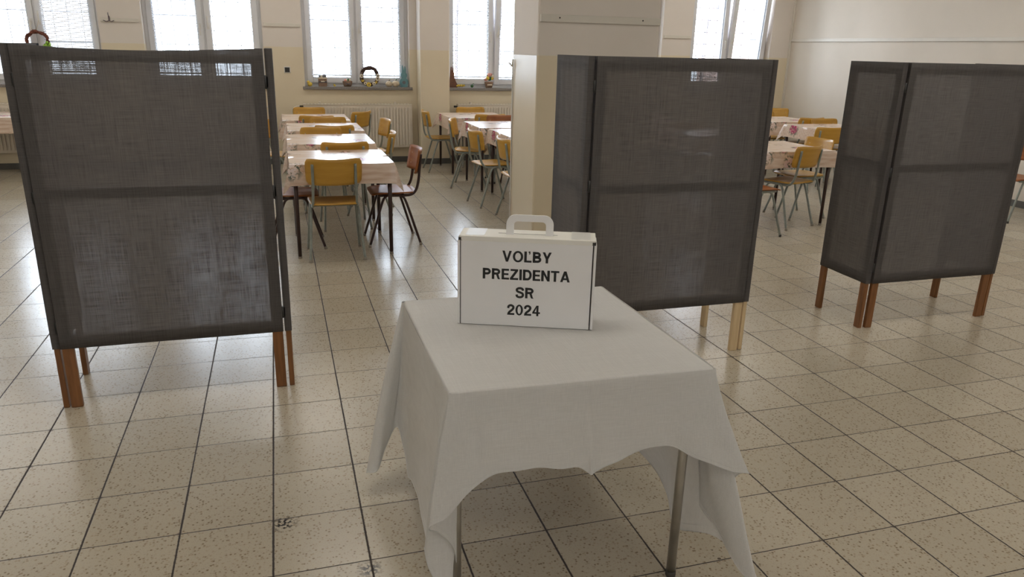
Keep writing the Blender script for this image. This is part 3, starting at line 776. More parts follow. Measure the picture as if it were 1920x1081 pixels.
def glyphs(text, h, x0, yb, mb):
    """heavy sans capitals made of flat strokes in the local x-z plane; returns the width"""
    s = .225
    def strip(path, wd=s):
        P = [Vector((p[0], p[1])) for p in path]; Lr, Rr = [], []
        for i in range(len(P)):
            a = P[max(i - 1, 0)]; c = P[min(i + 1, len(P) - 1)]
            d = (c - a).normalized(); n = Vector((-d.y, d.x))
            Lr.append(P[i] + n * wd / 2); Rr.append(P[i] - n * wd / 2)
        return [('s', Lr, Rr)]
    def poly(*p): return [('p', [Vector(k) for k in p])]
    def bowl(xs, xc, yb_, yt, rx=None):
        ry = (yt - yb_) / 2 - s / 2; rx = rx or ry; cy = (yt + yb_) / 2
        pth = [(xs, yt - s / 2)] + [(xc + rx * math.cos(R(90 - k * 15)), cy + ry * math.sin(R(90 - k * 15))) for k in range(13)] + [(xs, yb_ + s / 2)]
        return strip(pth, s * .93)
    def ring(cx, cy, rx, ry, wx=.2, wy=.165):
        A = [Vector((cx + rx * math.cos(k * PI / 16), cy + ry * math.sin(k * PI / 16))) for k in range(33)]
        B = [Vector((cx + (rx - wx) * math.cos(k * PI / 16), cy + (ry - wy) * math.sin(k * PI / 16))) for k in range(33)]
        return [('s', A, B)]
    st = poly((0, 0), (s, 0), (s, 1), (0, 1))
    G = {
        'V': (.84, poly((0, 1), (.215, 1), (.52, 0), (.32, 0)) + poly((.84, 1), (.625, 1), (.32, 0), (.52, 0))),
        'A': (.86, poly((0, 0), (.215, 0), (.54, 1), (.32, 1)) + poly((.86, 0), (.645, 0), (.32, 1), (.54, 1)) + poly((.2, .2), (.66, .2), (.60, .37), (.26, .37))),
        'O': (.92, ring(.46, .5, .46, .52, .205, .17)),
        'D': (.78, st + bowl(.1, .40, 0, 1, .28)),
        'P': (.72, st + bowl(.1, .40, .38, 1, .22)),
        'B': (.76, st + bowl(.1, .40, .44, 1, .20) + bowl(.1, .42, 0, .60, .235)),
        'R': (.78, st + bowl(.1, .42, .40, 1, .23) + poly((.38, .44), (.60, .44), (.70, .1), (.78, 0), (.56, 0), (.50, .1))),
        'E': (.66, st + poly((.1, .82), (.66, .82), (.66, 1), (.1, 1)) + poly((.1, .42), (.62, .42), (.62, .59), (.1, .59)) + poly((.1, 0), (.68, 0), (.68, .18), (.1, .18))),
        'Z': (.74, poly((.04, .82), (.72, .82), (.72, 1), (.04, 1)) + poly((0, 0), (.74, 0), (.74, .18), (0, .18)) + poly((0, .16), (.26, .16), (.72, .84), (.46, .84))),
        'I': (s, st),
        'N': (.76, st + poly((.76 - s, 0), (.76, 0), (.76, 1), (.76 - s, 1)) + poly((0, 1), (.21, 1), (.76, 0), (.55, 0))),
        'T': (.74, poly((0, .82), (.74, .82), (.74, 1), (0, 1)) + poly((.37 - s / 2, 0), (.37 + s / 2, 0), (.37 + s / 2, .85), (.37 - s / 2, .85))),
        'Y': (.80, poly((0, 1), (.225, 1), (.40 + s / 2, .38), (.40 - s / 2, .38)) + poly((.80, 1), (.575, 1), (.40 - s / 2, .38), (.40 + s / 2, .38)) + poly((.40 - s / 2, 0), (.40 + s / 2, 0), (.40 + s / 2, .42), (.40 - s / 2, .42))),
        'L': (.66, st + poly((.1, 0), (.66, 0), (.66, .18), (.1, .18)) + poly((.38, .86), (.54, .86), (.54, 1.02), (.38, 1.02)) + poly((.45, .86), (.54, .86), (.52, .77), (.42, .70), (.42, .75))),
        'S': (.76, strip([tuple(p)[:2] for p in smooth_path([(.66, .70, 0), (.60, .86, 0), (.38, .925, 0), (.16, .86, 0), (.105, .72, 0), (.20, .60, 0), (.40, .53, 0), (.60, .44, 0), (.66, .29, 0), (.58, .13, 0), (.37, .075, 0), (.15, .14, 0), (.09, .32, 0)], 4)], s * .92)),
        '2': (.66, strip([tuple(p)[:2] for p in smooth_path([(.095, .64, 0), (.14, .84, 0), (.33, .92, 0), (.52, .84, 0), (.56, .68, 0), (.44, .48, 0), (.22, .29, 0), (.11, .10, 0)], 4)], s * .92) + poly((0, 0), (.66, 0), (.66, .18), (.05, .18))),
        '0': (.68, ring(.34, .5, .34, .515, .19, .15)),
        '4': (.70, poly((.36, 0), (.555, 0), (.555, 1), (.36, 1)) + poly((0, .22), (.70, .22), (.70, .38), (0, .38)) + poly((0, .36), (.19, .36), (.46, 1), (.36, 1))),
    }
    x = x0; gap = .095
    for ch in text:
        adv, shp = G[ch]
        for sh in shp:
            if sh[0] == 'p':
                fv = [mb.bm.verts.new((x + p.x * h, 0, yb + p.y * h)) for p in sh[1]]
                mb._tag([mb.bm.faces.new(fv)])
            else:
                A = [mb.bm.verts.new((x + p.x * h, 0, yb + p.y * h)) for p in sh[1]]; B = [mb.bm.verts.new((x + p.x * h, 0, yb + p.y * h)) for p in sh[2]]
                for i in range(len(A) - 1): mb._tag([mb.bm.faces.new((A[i], A[i + 1], B[i + 1], B[i]))])
        x += (adv + gap) * h
    return x - x0 - gap * h
BW, BD, BH = .436, .105, .292
BOXZ = .7262
a0 = Vector((.624, -.136)); ang = math.atan2(-.162, .405)
ux, uy = math.cos(ang), math.sin(ang)
bc = (a0.x + ux * BW / 2 - uy * BD / 2, a0.y + uy * BW / 2 + ux * BD / 2)
t = thing('ballot_box', 'white cardboard ballot box lettered in black, standing on the white tablecloth', 'box', (bc[0], bc[1], BOXZ), ang)
b = MB(); b.mat('board_white')
b.box((-BW / 2 + .010, -BD / 2, 0), (BW / 2 - .012, BD / 2, BH - .004), .0015)
b.build('body', None, t)
for s in (-1, 1):
    b = MB(); b.mat('board_white'); xo = s * BW / 2
    b.box((min(xo, xo - s * .0085), -BD / 2 - .001, 0), (max(xo, xo - s * .0085), BD / 2 + .001, BH - .012), .0025)
    b.mat('gap'); b.box((min(xo - s * .0085, xo - s * .0105), -BD / 2 - .0004, 0), (max(xo - s * .0085, xo - s * .0105), BD / 2, BH - .014))
    b.build('side_flap', None, t)
b = MB(); b.mat('board_top')
b.box((-BW / 2 + .004, -BD / 2 - .002, BH - .004), (BW / 2 - .004, BD / 2 + .001, BH + .002), .002)
b.prism([(-BD / 2 - .0035, BH + .001), (-BD / 2 - .002, BH - .014), (-BD / 2 + .0005, BH - .014), (-BD / 2 + .002, BH + .001)], -BW / 2 + .012, BW / 2 - .014, 'x')
ld = b.build('lid', None, t)
b = MB(); b.mat('gap')
b.box((-.094, -.004, BH + .0015), (.094, -.001, BH + .0024)); b.build('slot', None, ld)
for s in (-1, 1):
    b = MB(); b.mat('gap'); b.box((s * (BW / 2 - .009) - .006, -BD / 2 - .0022, BH - .013), (s * (BW / 2 - .009) + .006, -BD / 2 + .008, BH - .004))
    b.build('slot', None, ld)
for x in (-.165, .168):
    b = MB(); b.mat('tape'); b.box((x - .03, -.045, BH + .0018), (x + .03, BD / 2, BH + .0026)); b.build('tape_strip', None, ld)
# carrying handle: a flat rounded loop
b = MB(); b.mat('board_white')
hw, hh, bt = .0745, .064, .0215
outer = [(-hw, -.004)] + [(-hw + .030 + .030 * math.cos(R(180 - k * 15)), hh - .030 + .030 * math.sin(R(180 - k * 15))) for k in range(7)] + [(hw - .030 + .030 * math.cos(R(90 - k * 15)), hh - .030 + .030 * math.sin(R(90 - k * 15))) for k in range(7)] + [(hw, -.004)]
inner = [(-hw + .024, -.004)] + [(-hw + .036 + .012 * math.cos(R(180 - k * 15)), hh - .033 + .012 * math.sin(R(180 - k * 15))) for k in range(7)] + [(hw - .036 + .012 * math.cos(R(90 - k * 15)), hh - .033 + .012 * math.sin(R(90 - k * 15))) for k in range(7)] + [(hw - .024, -.004)]
for d0 in (-.0035, .0035):
    pass
A0 = [(p[0], -.0035, p[1]) for p in outer]; B0 = [(p[0], -.0035, p[1]) for p in inner]
A1 = [(p[0], .0035, p[1]) for p in outer]; B1 = [(p[0], .0035, p[1]) for p in inner]
b.grid([A0, B0, B1, A1, A0], smooth=False)
hd = b.build('handle', None, t, (.006, -.012, BH + .002))
for txt, h, cx, z in (('VOLBY', .0355, .0015, .2150), ('PREZIDENTA', .0355, .001, .1560), ('SR', .0355, -.002, .0965), ('2024', .0355, -.004, .0380)):
    w = glyphs(txt, h, 0, 0, MB())
    b = MB(); b.mat('ink')
    glyphs(txt, h, cx - w / 2, z, b)
    lt = b.build('lettering', None, t, (0, -BD / 2 - .0006, 0), recalc=False)

# ------------------------------------------------------------------ canteen tables
def canteen_table(x0, y0, w, d, label, legs='brown_tube', h=.722):
    t = thing('canteen_table', label, 'table', (x0 + w / 2, y0 + d / 2, 0), 0, 'square canteen tables')
    b = MB(); b.box((-w / 2 + .004, -d / 2 + .004, h - .026), (w / 2 - .004, d / 2 - .004, h - .003), .004); b.build('tabletop', 'table_wood', t)
    b = MB(); b.mat('table_wood')
    for s in (-1, 1): b.box((-w / 2 + .05, s * (d / 2 - .04) - .01, h - .095), (w / 2 - .05, s * (d / 2 - .04) + .01, h - .026), .002); b.box((s * (w / 2 - .04) - .01, -d / 2 + .05, h - .095), (s * (w / 2 - .04) + .01, d / 2 - .05, h - .026), .002)
    b.build('apron', None, t)
    for sx in (-1, 1):
        for sy in (-1, 1):
            b = MB(); b.mat(legs); X = sx * (w / 2 - .03); Y = sy * (d / 2 - .03)
            fx = X + (sx * .03 if legs != 'brown_tube' else 0)
            b.tube([(X, Y, h - .026), (fx, Y, .015)], [.017, .0145], 10); l = b.build('leg', None, t)
            b = MB(); b.mat('rubber'); b.lathe([(.015, 0), (.016, .016)], (fx, Y, 0), 10); b.build('foot_cap', None, l)
    return t
def oilcloth(x0, y0, w, d, label, drop=.17, h=.7235, seed=0):
    """floral oilcloth: flat top, sides hanging down, pointed folds flaring at the corners"""
    rnd = random.Random(seed)
    b = MB(); n = 14
    e = .006
    b.grid([[(-w / 2 - e + (w + 2 * e) * i / n, -d / 2 - e + (d + 2 * e) * j / n, h) for i in range(n + 1)] for j in range(n + 1)])
    # the perimeter, corners given several samples
    per = []
    def side(a, c, nrm):
        for i in range(13):
            t = i / 12; per.append((a[0] + (c[0] - a[0]) * t, a[1] + (c[1] - a[1]) * t, nrm[0], nrm[1], min(t, 1 - t)))
    A = (-w / 2 - e, -d / 2 - e); B = (w / 2 + e, -d / 2 - e); C_ = (w / 2 + e, d / 2 + e); D = (-w / 2 - e, d / 2 + e)
    s2 = math.sqrt(.5)
    side(A, B, (0, -1)); per.append((B[0], B[1], s2, -s2, -1)); side(B, C_, (1, 0)); per.append((C_[0], C_[1], s2, s2, -1))
    side(C_, D, (0, 1)); per.append((D[0], D[1], -s2, s2, -1)); side(D, A, (-1, 0)); per.append((A[0], A[1], -s2, -s2, -1))
    ph = rnd.random() * 6
    rows = []
    for k in range(7):
        v = k / 6; row = []
        for m, (x, y, nx, ny, t) in enumerate(per):
            if t < 0: fl, dr = .085, drop * 1.42
            else:
                q = max(0, 1 - t / .16); fl = .010 + .012 * q; dr = drop * (1 + .02 * q)
                fl += .004 * math.sin(m * .9 + ph)
            row.append((x + nx * fl * v ** .8, y + ny * fl * v ** .8, h - dr * v - (.0 if k == 0 else .001)))
        rows.append(row)
    b.grid(rows, closed=True)
    bmesh.ops.remove_doubles(b.bm, verts=b.bm.verts[:], dist=.0004)
    o = b.build('oilcloth', 'floral', None, (x0 + w / 2, y0 + d / 2, 0))
    tag(o, label, 'tablecloth', 'floral oilcloths on the canteen tables')
    return o
TABLES = [
    # x0, y0, w, d, place, legs
    (.168, 3.41, .765, .80, 'first in the row right of the left screen', 'brown_tube'),
    (.175, 4.63, .765, .82, 'second in the row right of the left screen', 'brown_tube'),
    (.195, 5.74, .765, .84, 'third in the row right of the left screen', 'brown_tube'),
    (.155, 6.88, .765, .88, 'last by the radiator under the twig wreath', 'brown_tube'),
    (2.20, 7.12, .78, .84, 'farthest of those left of the pillar', 'brown_tube'),
    (2.27, 5.90, .78, .80, 'middle one left of the pillar', 'brown_tube'),
    (2.35, 4.98, .78, .82, 'nearest one left of the pillar', 'brown_tube'),
    (2.40, 4.00, .78, .80, 'hidden behind the pillar', 'brown_tube'),
    (4.38, 3.60, .78, .80, 'nearest between the two right screens', 'brown_tube'),
    (4.40, 4.90, .78, .80, 'dimly seen through the pale legged screen', 'brown_tube'),
    (4.40, 6.40, .78, .80, 'far behind the pale legged screen', 'brown_tube'),
    (6.40, 6.38, .80, .80, 'farthest between the two right screens', 'brown_tube'),
    (6.42, 5.30, .80, .80, 'middle one between the two right screens', 'brown_tube'),
    (-3.45, 7.38, .80, .80, 'at the left edge of the photo', 'pale_tube'),
]
for i, (x, y, w, d, place, legs) in enumerate(TABLES):
    canteen_table(x, y, w, d, 'square canteen table with %s legs, %s' % ('pale grey' if legs == 'pale_tube' else 'dark brown', place), legs)
    oilcloth(x, y, w, d, 'pinkish floral oilcloth on the table %s' % place, drop=.15 + .02 * (i % 2), seed=i)

# ------------------------------------------------------------------ school chairs
def make_chair(ply, tube, cap):
    t = thing('school_chair', 'x', 'chair', group='stackable plywood chairs at the canteen tables')
    # seat: rounded, slightly dished plywood
    b = MB(); b.mat(ply); nu, nv = 12, 10
    def sp(u, v, dz):
        U = u * 2 - 1; V_ = v * 2 - 1
        k = 1 - .10 * (abs(U) ** 4) * (abs(V_) ** 3)
        x = U * .19 * k * (1 + .05 * V_); y = -.005 + V_ * .19 * (1 - .08 * abs(U) ** 5 * 1)
        z = .442 - .010 * (1 - U * U) * (1 - V_ * V_) - .018 * max(0, V_ - .6) ** 2 * 4 + dz
        return (x, y, z)
    T_ = [[sp(i / nu, j / nv, 0) for i in range(nu + 1)] for j in range(nv + 1)]
    B_ = [[sp(i / nu, j / nv, -.010) for i in range(nu + 1)] for j in range(nv + 1)]
    b.grid(T_); b.grid([r_[::-1] for r_ in B_])
    rim = lambda G: G[0][:-1] + [r_[-1] for r_ in G[:-1]] + G[-1][::-1][:-1] + [r_[0] for r_ in G[::-1][:-1]]
    b.grid([rim(B_), rim(T_)], closed=True)
    bmesh.ops.remove_doubles(b.bm, verts=b.bm.verts[:], dist=.0003)
    b.build('seat', None, t)
    # backrest: plywood curved around the sitter, leaning back
    b = MB(); b.mat(ply); nu, nv = 16, 8
    def bp(u, v, dt):
        U = u * 2 - 1
        zc = .585 + .195 * v
        cornr = 1 - .08 * (abs(v * 2 - 1) ** 6)
        x = U * .205 * cornr * (.985 + .03 * v)
        zc += (-.008 if v > .5 else .008) * (abs(U) ** 8) * abs(v * 2 - 1) + (.010 * U * U * (v if v > .5 else -(1 - v) * 0)) 
        y = -.225 - .035 * v + .055 * U * U + dt
        return (x, y, zc)
    F1 = [[bp(i / nu, j / nv, .0045) for i in range(nu + 1)] for j in range(nv + 1)]
    F2 = [[bp(i / nu, j / nv, -.0045) for i in range(nu + 1)] for j in range(nv + 1)]
    b.grid(F1); b.grid([r_[::-1] for r_ in F2]); b.grid([rim(F2), rim(F1)], closed=True)
    bmesh.ops.remove_doubles(b.bm, verts=b.bm.verts[:], dist=.0003)
    bk = b.build('backrest', None, t)
    for sx in (-1, 1):
        # upright runs down behind the backrest, bends under the seat and goes forward
        b = MB(); b.mat(tube); X = sx * .155; yu = -.225 + .055 * (.155 / .205) ** 2
        b.tube(smooth_path([(X, yu - .036, .745), (X, yu - .022, .62), (X * 1.02, yu - .012, .53), (X * 1.04, yu + .01, .455), (X * 1.06, yu + .055, .418), (X * 1.08, -.04, .415), (X * 1.08, .13, .418)], 5), .0105, 8, flat=(1, 1.1))
        b.build('upright', None, t)
        for z in (.635, .72):
            s = MB(); s.mat('screw'); yy = -.225 - .035 * (z - .585) / .195 + .055 * (.155 / .205) ** 2 + .0045
            s.lathe([(.0065, 0), (.005, .0025), (.001, .003)], (0, 0, 0), 8)
            so_ = s.build('screw', None, bk); so_.location = (X, yy, z); so_.rotation_euler = (R(-90), 0, 0)
        for sy in (-1, 1):
            b = MB(); b.mat(tube)
            b.tube(smooth_path([(sx * .172, 0, .420), (sx * .173, sy * .045, .417), (sx * .176, sy * .083, .392), (sx * .182, sy * .118, .30), (sx * .193, sy * .165, .15), (sx * .204, sy * .209, .012)], 5), .0105, 8)
            lg = b.build('leg', None, t)
            b = MB(); b.mat(cap); b.lathe([(.0115, 0), (.0125, .004), (.012, .022)], (sx * .205, sy * .210, 0), 8); b.build('foot_cap', None, lg)
    for y_ in (-.15, .12):
        b = MB(); b.mat(tube); b.tube([(-.172, y_ * .55, .412), (.172, y_ * .55, .412)], .009, 8); b.build('crossbar', None, t)
    return t
PROTO = {}
def chair(kind, x, y, rz, label):
    if kind not in PROTO:
        o = make_chair(*{'yellow': ('yellow_ply', 'grey_tube', 'rubber'), 'brown': ('brown_ply', 'brown_tube', 'rubber'),
                         'dark_yellow': ('yellow_ply', 'brown_tube', 'dark_rubber'), 'brown_grey': ('brown_ply', 'grey_tube', 'dark_rubber')}[kind])
        PROTO[kind] = o
    else: o = copy_tree(PROTO[kind])
    o.location = (x, y, 0); o.rotation_euler = (0, 0, R(rz)); o['label'] = label
    return o
CHAIRS = [
    ('yellow', .475, 3.50, 0, 'yellow chair nearest to the camera, back turned, at the front canteen table'),
    ('brown', .970, 3.87, 90, 'brown plywood chair with dark brown frame at the right side of the front canteen table'),
    ('brown', .195, 3.89, -90, 'brown chair at the left of the front table, half hidden by the left screen'),
    ('yellow', .635, 4.50, 2, 'yellow chair between the first and second tables of the left row, back turned'),
    ('yellow', .510, 5.31, 180, 'yellow chair facing the camera at the far side of the second table, left row'),
    ('yellow', .655, 5.95, 1, 'yellow chair with its back turned at the near side of the third table, left row'),
    ('yellow', .650, 6.45, 180, 'yellow chair facing the camera at the far side of the third table, left row'),
    ('yellow', .545, 7.08, -2, 'yellow chair with its back turned at the near side of the last table, left row'),
    ('yellow', .500, 7.88, 180, 'yellow chair facing the camera before the long radiator, left row'),
    ('yellow', .970, 7.62, 48, 'yellow chair turned away at the right side of the last table in the left row'),
    ('yellow', 1.065, 6.36, 97, 'yellow chair facing left at the right side of the third table, against the radiator'),
    ('yellow', .935, 5.08, 80, 'yellow chair at the right side of the second table, behind the brown chair'),
    ('yellow', .120, 6.17, -115, 'yellow chair at the left side of the third table, beside the left screen'),
    ('yellow', 2.17, 7.58, -90, 'yellow chair at the left side of the last table, nearest the pilaster'),
    ('yellow', 2.26, 6.31, -110, 'yellow chair slightly turned at the left side of the middle table near the pillar'),
    ('yellow', 2.235, 5.23, -84, 'yellow chair at the left side of the nearest table left of the pillar'),
    ('yellow', 2.33, 4.47, -90, 'yellow chair almost hidden by the left edge of the pillar'),
    ('yellow', 2.70, 7.93, 180, 'yellow chair in front of the radiator behind the last table, left of the pillar'),
    ('yellow', 2.69, 7.22, 0, 'yellow chair, back turned, at the near side of the last table left of the pillar'),
    ('brown_grey', 2.79, 6.62, 180, 'brown backed chair facing the camera behind the middle table, left of the pillar'),
    ('dark_yellow', 2.83, 6.09, 0, 'yellow backed chair with dark frame at the pillar edge, back turned'),
    ('yellow', 4.76, 3.74, 18, 'yellow chair with its back turned in the gap between the two right voting screens'),
    ('brown_grey', 4.19, 3.46, -85, 'brown seated chair with grey legs partly behind the screen with pale legs'),
    ('yellow', 5.15, 4.07, 92, 'yellow chair at the right side of the nearest table between the right screens'),
    ('yellow', 6.36, 5.34, -3, 'yellow chair, back turned, second row in the gap between the right screens'),
    ('yellow', 7.08, 5.97, 180, 'yellow chair facing the camera just left of the far right screen'),
    ('yellow', 7.02, 6.55, 0, 'yellow chair with its back turned at the farthest right table'),
    ('yellow', 6.95, 7.18, 180, 'yellow chair facing the camera behind the farthest right table, left one'),
    ('yellow', 7.52, 7.80, 155, 'yellow chair near the room corner, seen between the right screens'),
    ('yellow', 4.85, 5.55, 180, 'yellow chair dimly visible through the cloth of the screen with pale legs'),
    ('brown_grey', 7.35, 3.50, 90, 'orange brown chair with grey legs at the right edge of the photo'),
]
for c in CHAIRS: chair(*c)

# ------------------------------------------------------------------ things on the window sills
SZ = SILL + .003
def wreath(name, label, x, y, r, tw, mat, deco, seed, z=None):
    rnd = random.Random(seed)
    t = thing(name, label, 'wreath', (x, y, SZ if z is None else z), 0)
    b = MB(); b.mat(mat)
    for s in range(9):
        pts = []; ph = rnd.random() * 6; fr = rnd.choice((3, 4, 5)); am = tw * rnd.uniform(.3, .8)
        for k in range(33):
            a = 2 * PI * k / 32
            rr = r + am * math.cos(fr * a + ph); pts.append((rr * math.cos(a), am * math.sin(fr * a + ph), r + tw + rr * math.sin(a)))
        b.tube(pts, tw * .34, 5, cap=False)
    for k in range(26):
        a = rnd.random() * 2 * PI; p = Vector((r * math.cos(a), rnd.uniform(-.3, .3) * tw, r + tw + r * math.sin(a)))
        if p.z < tw * 1.5: continue
        d = Vector((rnd.uniform(-1, 1), rnd.uniform(-.5, .5), rnd.uniform(-.2, 1))).normalized() * tw * 1.6
        b.tube([p, p + d], tw * .10, 4)
    b.build('twig_ring', None, t)
    for (kind, a, s) in deco:
        a = R(a); c = (r * math.cos(a), -tw * .9, r + tw + r * math.sin(a))
        d = MB()
        if kind.startswith('flower'):
            pm = 'petal_white' if 'white' in kind else 'petal_yellow'
            d.mat(pm)
            for k in range(7):
                q = 2 * PI * k / 7; d.ball((c[0] + math.cos(q) * s * .6, c[1], c[2] + math.sin(q) * s * .6), s * .42, (1, .45, 1), 8)
            d.mat('twig' if 'white' in kind else 'wicker'); d.ball((c[0], c[1] - s * .2, c[2]), s * .30, (1, .6, 1), 8); d.build('flower', None, t)
        else:
            d.mat('moss' if kind == 'ribbon' else 'petal_yellow')
            for k in range(8):
                q = rnd.random() * 2 * PI; d.ball((c[0] + math.cos(q) * s * .5, c[1] + rnd.uniform(-.2, .2) * s, c[2] + math.sin(q) * s * .6), s * .42, (rnd.uniform(.5, 1), .5, rnd.uniform(.6, 1.2)), 7)
            d.build('green_bow' if kind == 'ribbon' else 'egg_cluster', None, t)
    return t
wreath('twig_wreath', 'dark twig wreath with white and yellow flowers on the window sill', 1.350, 8.47, .112, .027, 'twig',
       [('flower_white', 178, .028), ('egg', 208, .024), ('flower_yellow', 262, .034), ('flower_white', 236, .024), ('flower_white', 300, .026), ('egg', 318, .022), ('flower_white', 345, .034), ('flower_white', 5, .028)], 4)
wreath('twig_wreath', 'reddish twig wreath with a bright green bow above the left end of the left screen', -2.632, 8.475, .115, .026, 'red_twig',
       [('ribbon', 322, .05), ('ribbon', 342, .045), ('ribbon', 300, .045)], 9, z=1.392)
b = MB(); b.mat('straw'); b.tube([(-2.632, 8.475, 1.66), (-2.61, 8.49, 1.72), (-2.592, 8.492, 1.778)], .0025, 5); tag(b.build('string'), 'thin string holding the reddish wreath on the window handle', 'string')
def basket(name, label, cat, x, y, w, h, fill, bow, seed, mat='wicker', parts_label=None):
    rnd = random.Random(seed)
    t = thing(name, label, cat, (x, y, SZ), 0)
    b = MB(); b.mat(mat); b.lathe([(w * .36, 0), (w * .44, h * .35), (w * .50, h * .8), (w * .52, h), (w * .46, h), (w * .42, h * .8)], (0, 0, 0), 16, 1, .7); b.build('bowl', None, t)
    for k, (m, s, dx, dz) in enumerate(fill):
        d = MB(); d.mat(m); d.ball((dx, rnd.uniform(-.01, .01), h + dz), s, (1, .8, rnd.uniform(.8, 1.1)), 10)
        d.build('bloom' if 'petal' in m or m == 'leaf' else 'filling', None, t)
    if bow:
        d = MB(); d.mat(bow)
        for s in (-1, 1):
            d.prism([(s * .002, h * .5), (s * .03, h * .62), (s * .035, h * .4)] if s > 0 else [(s * .002, h * .5), (s * .035, h * .4), (s * .03, h * .62)], -w * .36 - .006, -w * .36, 'y')
        d.ball((0, -w * .36 - .004, h * .5), .009, seg=8); d.build('bow', None, t)
    return t
# brown wicker box with dark band and balls on top
t = thing('wicker_box', 'brown wicker box with a dark band and white bow on the sill, left pane', 'box', (.715, 8.46, SZ))
b = MB(); b.mat('wicker'); b.box((-.055, -.035, 0), (.055, .035, .115), .004); b.build('box_body', None, t)
b = MB(); b.mat('gasket'); b.box((-.056, -.036, .05), (.056, .036, .068), .002); b.mat('petal_white'); b.ball((-.012, -.040, .066), .011, (1.2, .5, .8), 8); b.ball((.012, -.040, .066), .011, (1.2, .5, .8), 8); b.build('ribbon', None, t)
b = MB(); b.mat('straw'); b.box((-.06, -.04, .10), (.06, .04, .118), .003); b.build('rim', None, t)
for m, dx, r_ in (('grey_soft', .025, .030), ('petal_white', -.012, .022), ('grey_soft', -.034, .020)):
    b = MB(); b.mat(m); b.ball((dx, 0, .132), r_, (1, .8, .85), 10); b.build('ball', None, t)
basket('wicker_basket', 'low wicker basket with a grey ribbon left of the twig wreath', 'basket', 1.045, 8.45, .13, .075,
       [('leaf', .018, .012, .015), ('petal_pink', .02, -.028, .008), ('petal_white', .02, -.005, .012), ('straw', .018, .03, .004)], 'grey_soft', 3)
def chick(label, x, s, mat='petal_yellow'):
    t = thing('toy_chick', label, 'ornament', (x, 8.45, SZ)); b = MB(); b.mat(mat); b.ball((0, 0, .022 * s), .022 * s, (1.2, .9, 1), 10); b.build('body', None, t)
    b = MB(); b.mat(mat); b.ball((-.014 * s, -.004, .045 * s), .014 * s, seg=8); hd_ = b.build('head', None, t)
    b = MB(); b.mat('petal_pink'); b.tube([(-.026 * s, -.006, .045 * s), (-.034 * s, -.008, .043 * s)], [.004 * s, .0008], 6); b.build('beak', None, hd_)
chick('yellow toy chick at the left end of the wreath window sill', .545, 1.3)
chick('tiny yellow toy chick between the wicker box and the wicker basket', .872, .62)
def twine_pumpkin(x, r, label):
    t = thing('twine_pumpkin', label, 'ornament', (x, 8.45, SZ), 0, 'pale twine pumpkins beside the blue rabbit')
    b = MB(); b.mat('straw'); rows = []
    for j in range(9):
        a = -PI / 2 + PI * j / 8; rows.append([((r * math.cos(a) + .0001) * (1 + .09 * math.cos(8 * 2 * PI * k / 32)) * math.cos(2 * PI * k / 32), (r * math.cos(a) + .0001) * (1 + .09 * math.cos(8 * 2 * PI * k / 32)) * .8 * math.sin(2 * PI * k / 32), r * .86 + r * .86 * math.sin(a)) for k in range(32)])
    b.grid(rows, closed=True); b.build('body', None, t)
    b = MB(); b.mat('leaf' if r > .047 else 'wicker'); b.tube(smooth_path([(0, 0, r * 1.68), (.006, 0, r * 1.95), (.018, 0, r * 2.1)], 4), .005, 6); b.build('stem', None, t)
twine_pumpkin(1.612, .046, 'pale twine pumpkin on the sill, the left one of the pair')
twine_pumpkin(1.706, .050, 'pale twine pumpkin on the sill, the right one, next to the blue rabbit')
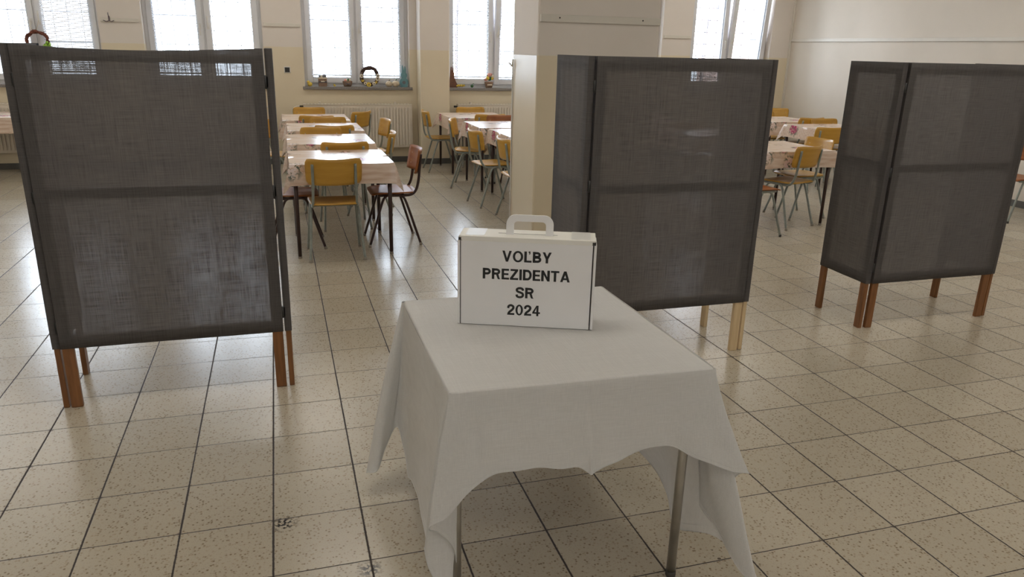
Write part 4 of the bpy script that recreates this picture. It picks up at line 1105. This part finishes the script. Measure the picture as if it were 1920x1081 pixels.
# blue wooden rabbit cut from a board
t = thing('wooden_rabbit', 'blue flat wooden rabbit with a dark round hole at the right end of the sill', 'ornament', (1.823, 8.46, SZ), R(-4))
b = MB(); b.mat('blue_paint')
ol = [(-.045, .0), (.045, .0)] + [(.062 * math.cos(R(a)), .066 + .062 * math.sin(R(a))) for a in (-35, -10, 15, 40, 58)] + [(.040, .135), (.046, .155), (.042, .178), (.030, .195), (.030, .235), (.022, .275), (.012, .285), (.006, .26), (.002, .215), (-.004, .26), (-.014, .30), (-.024, .28), (-.026, .235), (-.028, .195), (-.040, .178), (-.044, .155), (-.036, .132)] + [(.062 * math.cos(R(a)), .066 + .062 * math.sin(R(a))) for a in (122, 145, 170, 195, 218)]
b.prism(ol, -.009, .009, 'y'); b.build('board', None, t)
b = MB(); b.mat('grey_soft'); b.tube([(0, -.0115, .062), (0, -.009, .062)], .023, 20); b.build('round_hole', None, t)
# right sill
t = thing('wooden_rabbit', 'brown board rabbit with tall ears at the left end of the sill beside the pilaster', 'ornament', (2.520, 8.46, SZ), R(-6))
b = MB(); b.mat('brown_board')
ol = [(-.045, 0), (.065, 0), (.075, .03), (.052, .07), (.030, .12), (.020, .16), (.022, .19), (.012, .22), (.014, .255), (.008, .29), (.0, .285), (-.004, .235), (-.012, .235), (-.016, .285), (-.026, .28), (-.032, .24), (-.036, .19), (-.042, .12), (-.046, .06)]
b.prism(ol, -.008, .008, 'y'); b.build('board', None, t)
t = thing('flower_bunch', 'small bunch of yellow paper flowers lying on the sill by the brown rabbit', 'flowers', (2.632, 8.44, SZ))
for k in range(6):
    b = MB(); b.mat('petal_yellow'); b.ball((-.045 + k * .018, (-1) ** k * .008, .022 + .008 * (k % 2)), .017, (1.1, 1, .9), 8); b.build('flower', None, t)
t = thing('green_ornament', 'small dark green egg shaped ornament on the sill in the middle', 'ornament', (2.80, 8.44, SZ))
b = MB(); b.mat('leaf'); b.ball((0, 0, .022), .021, (1.1, .9, 1.05), 10); b.build('egg', None, t)
b = MB(); b.mat('leaf'); b.tube(smooth_path([(.0, 0, .04), (.015, 0, .055), (.03, 0, .05)], 4), .004, 6); b.build('leaf', None, t)
basket('flower_pot', 'wicker pot of pink and yellow blooms on the sill beside the pillar', 'flowers', 3.05, 8.44, .13, .085,
       [('leaf', .032, .012, .045), ('petal_pink', .026, -.045, .03), ('petal_yellow', .026, -.022, .05), ('petal_yellow', .024, .05, .048), ('petal_pink', .03, .0, .09), ('petal_white', .022, .055, .075), ('petal_pink', .022, .03, .10), ('leaf', .018, -.018, .085)], 'petal_white', 6)
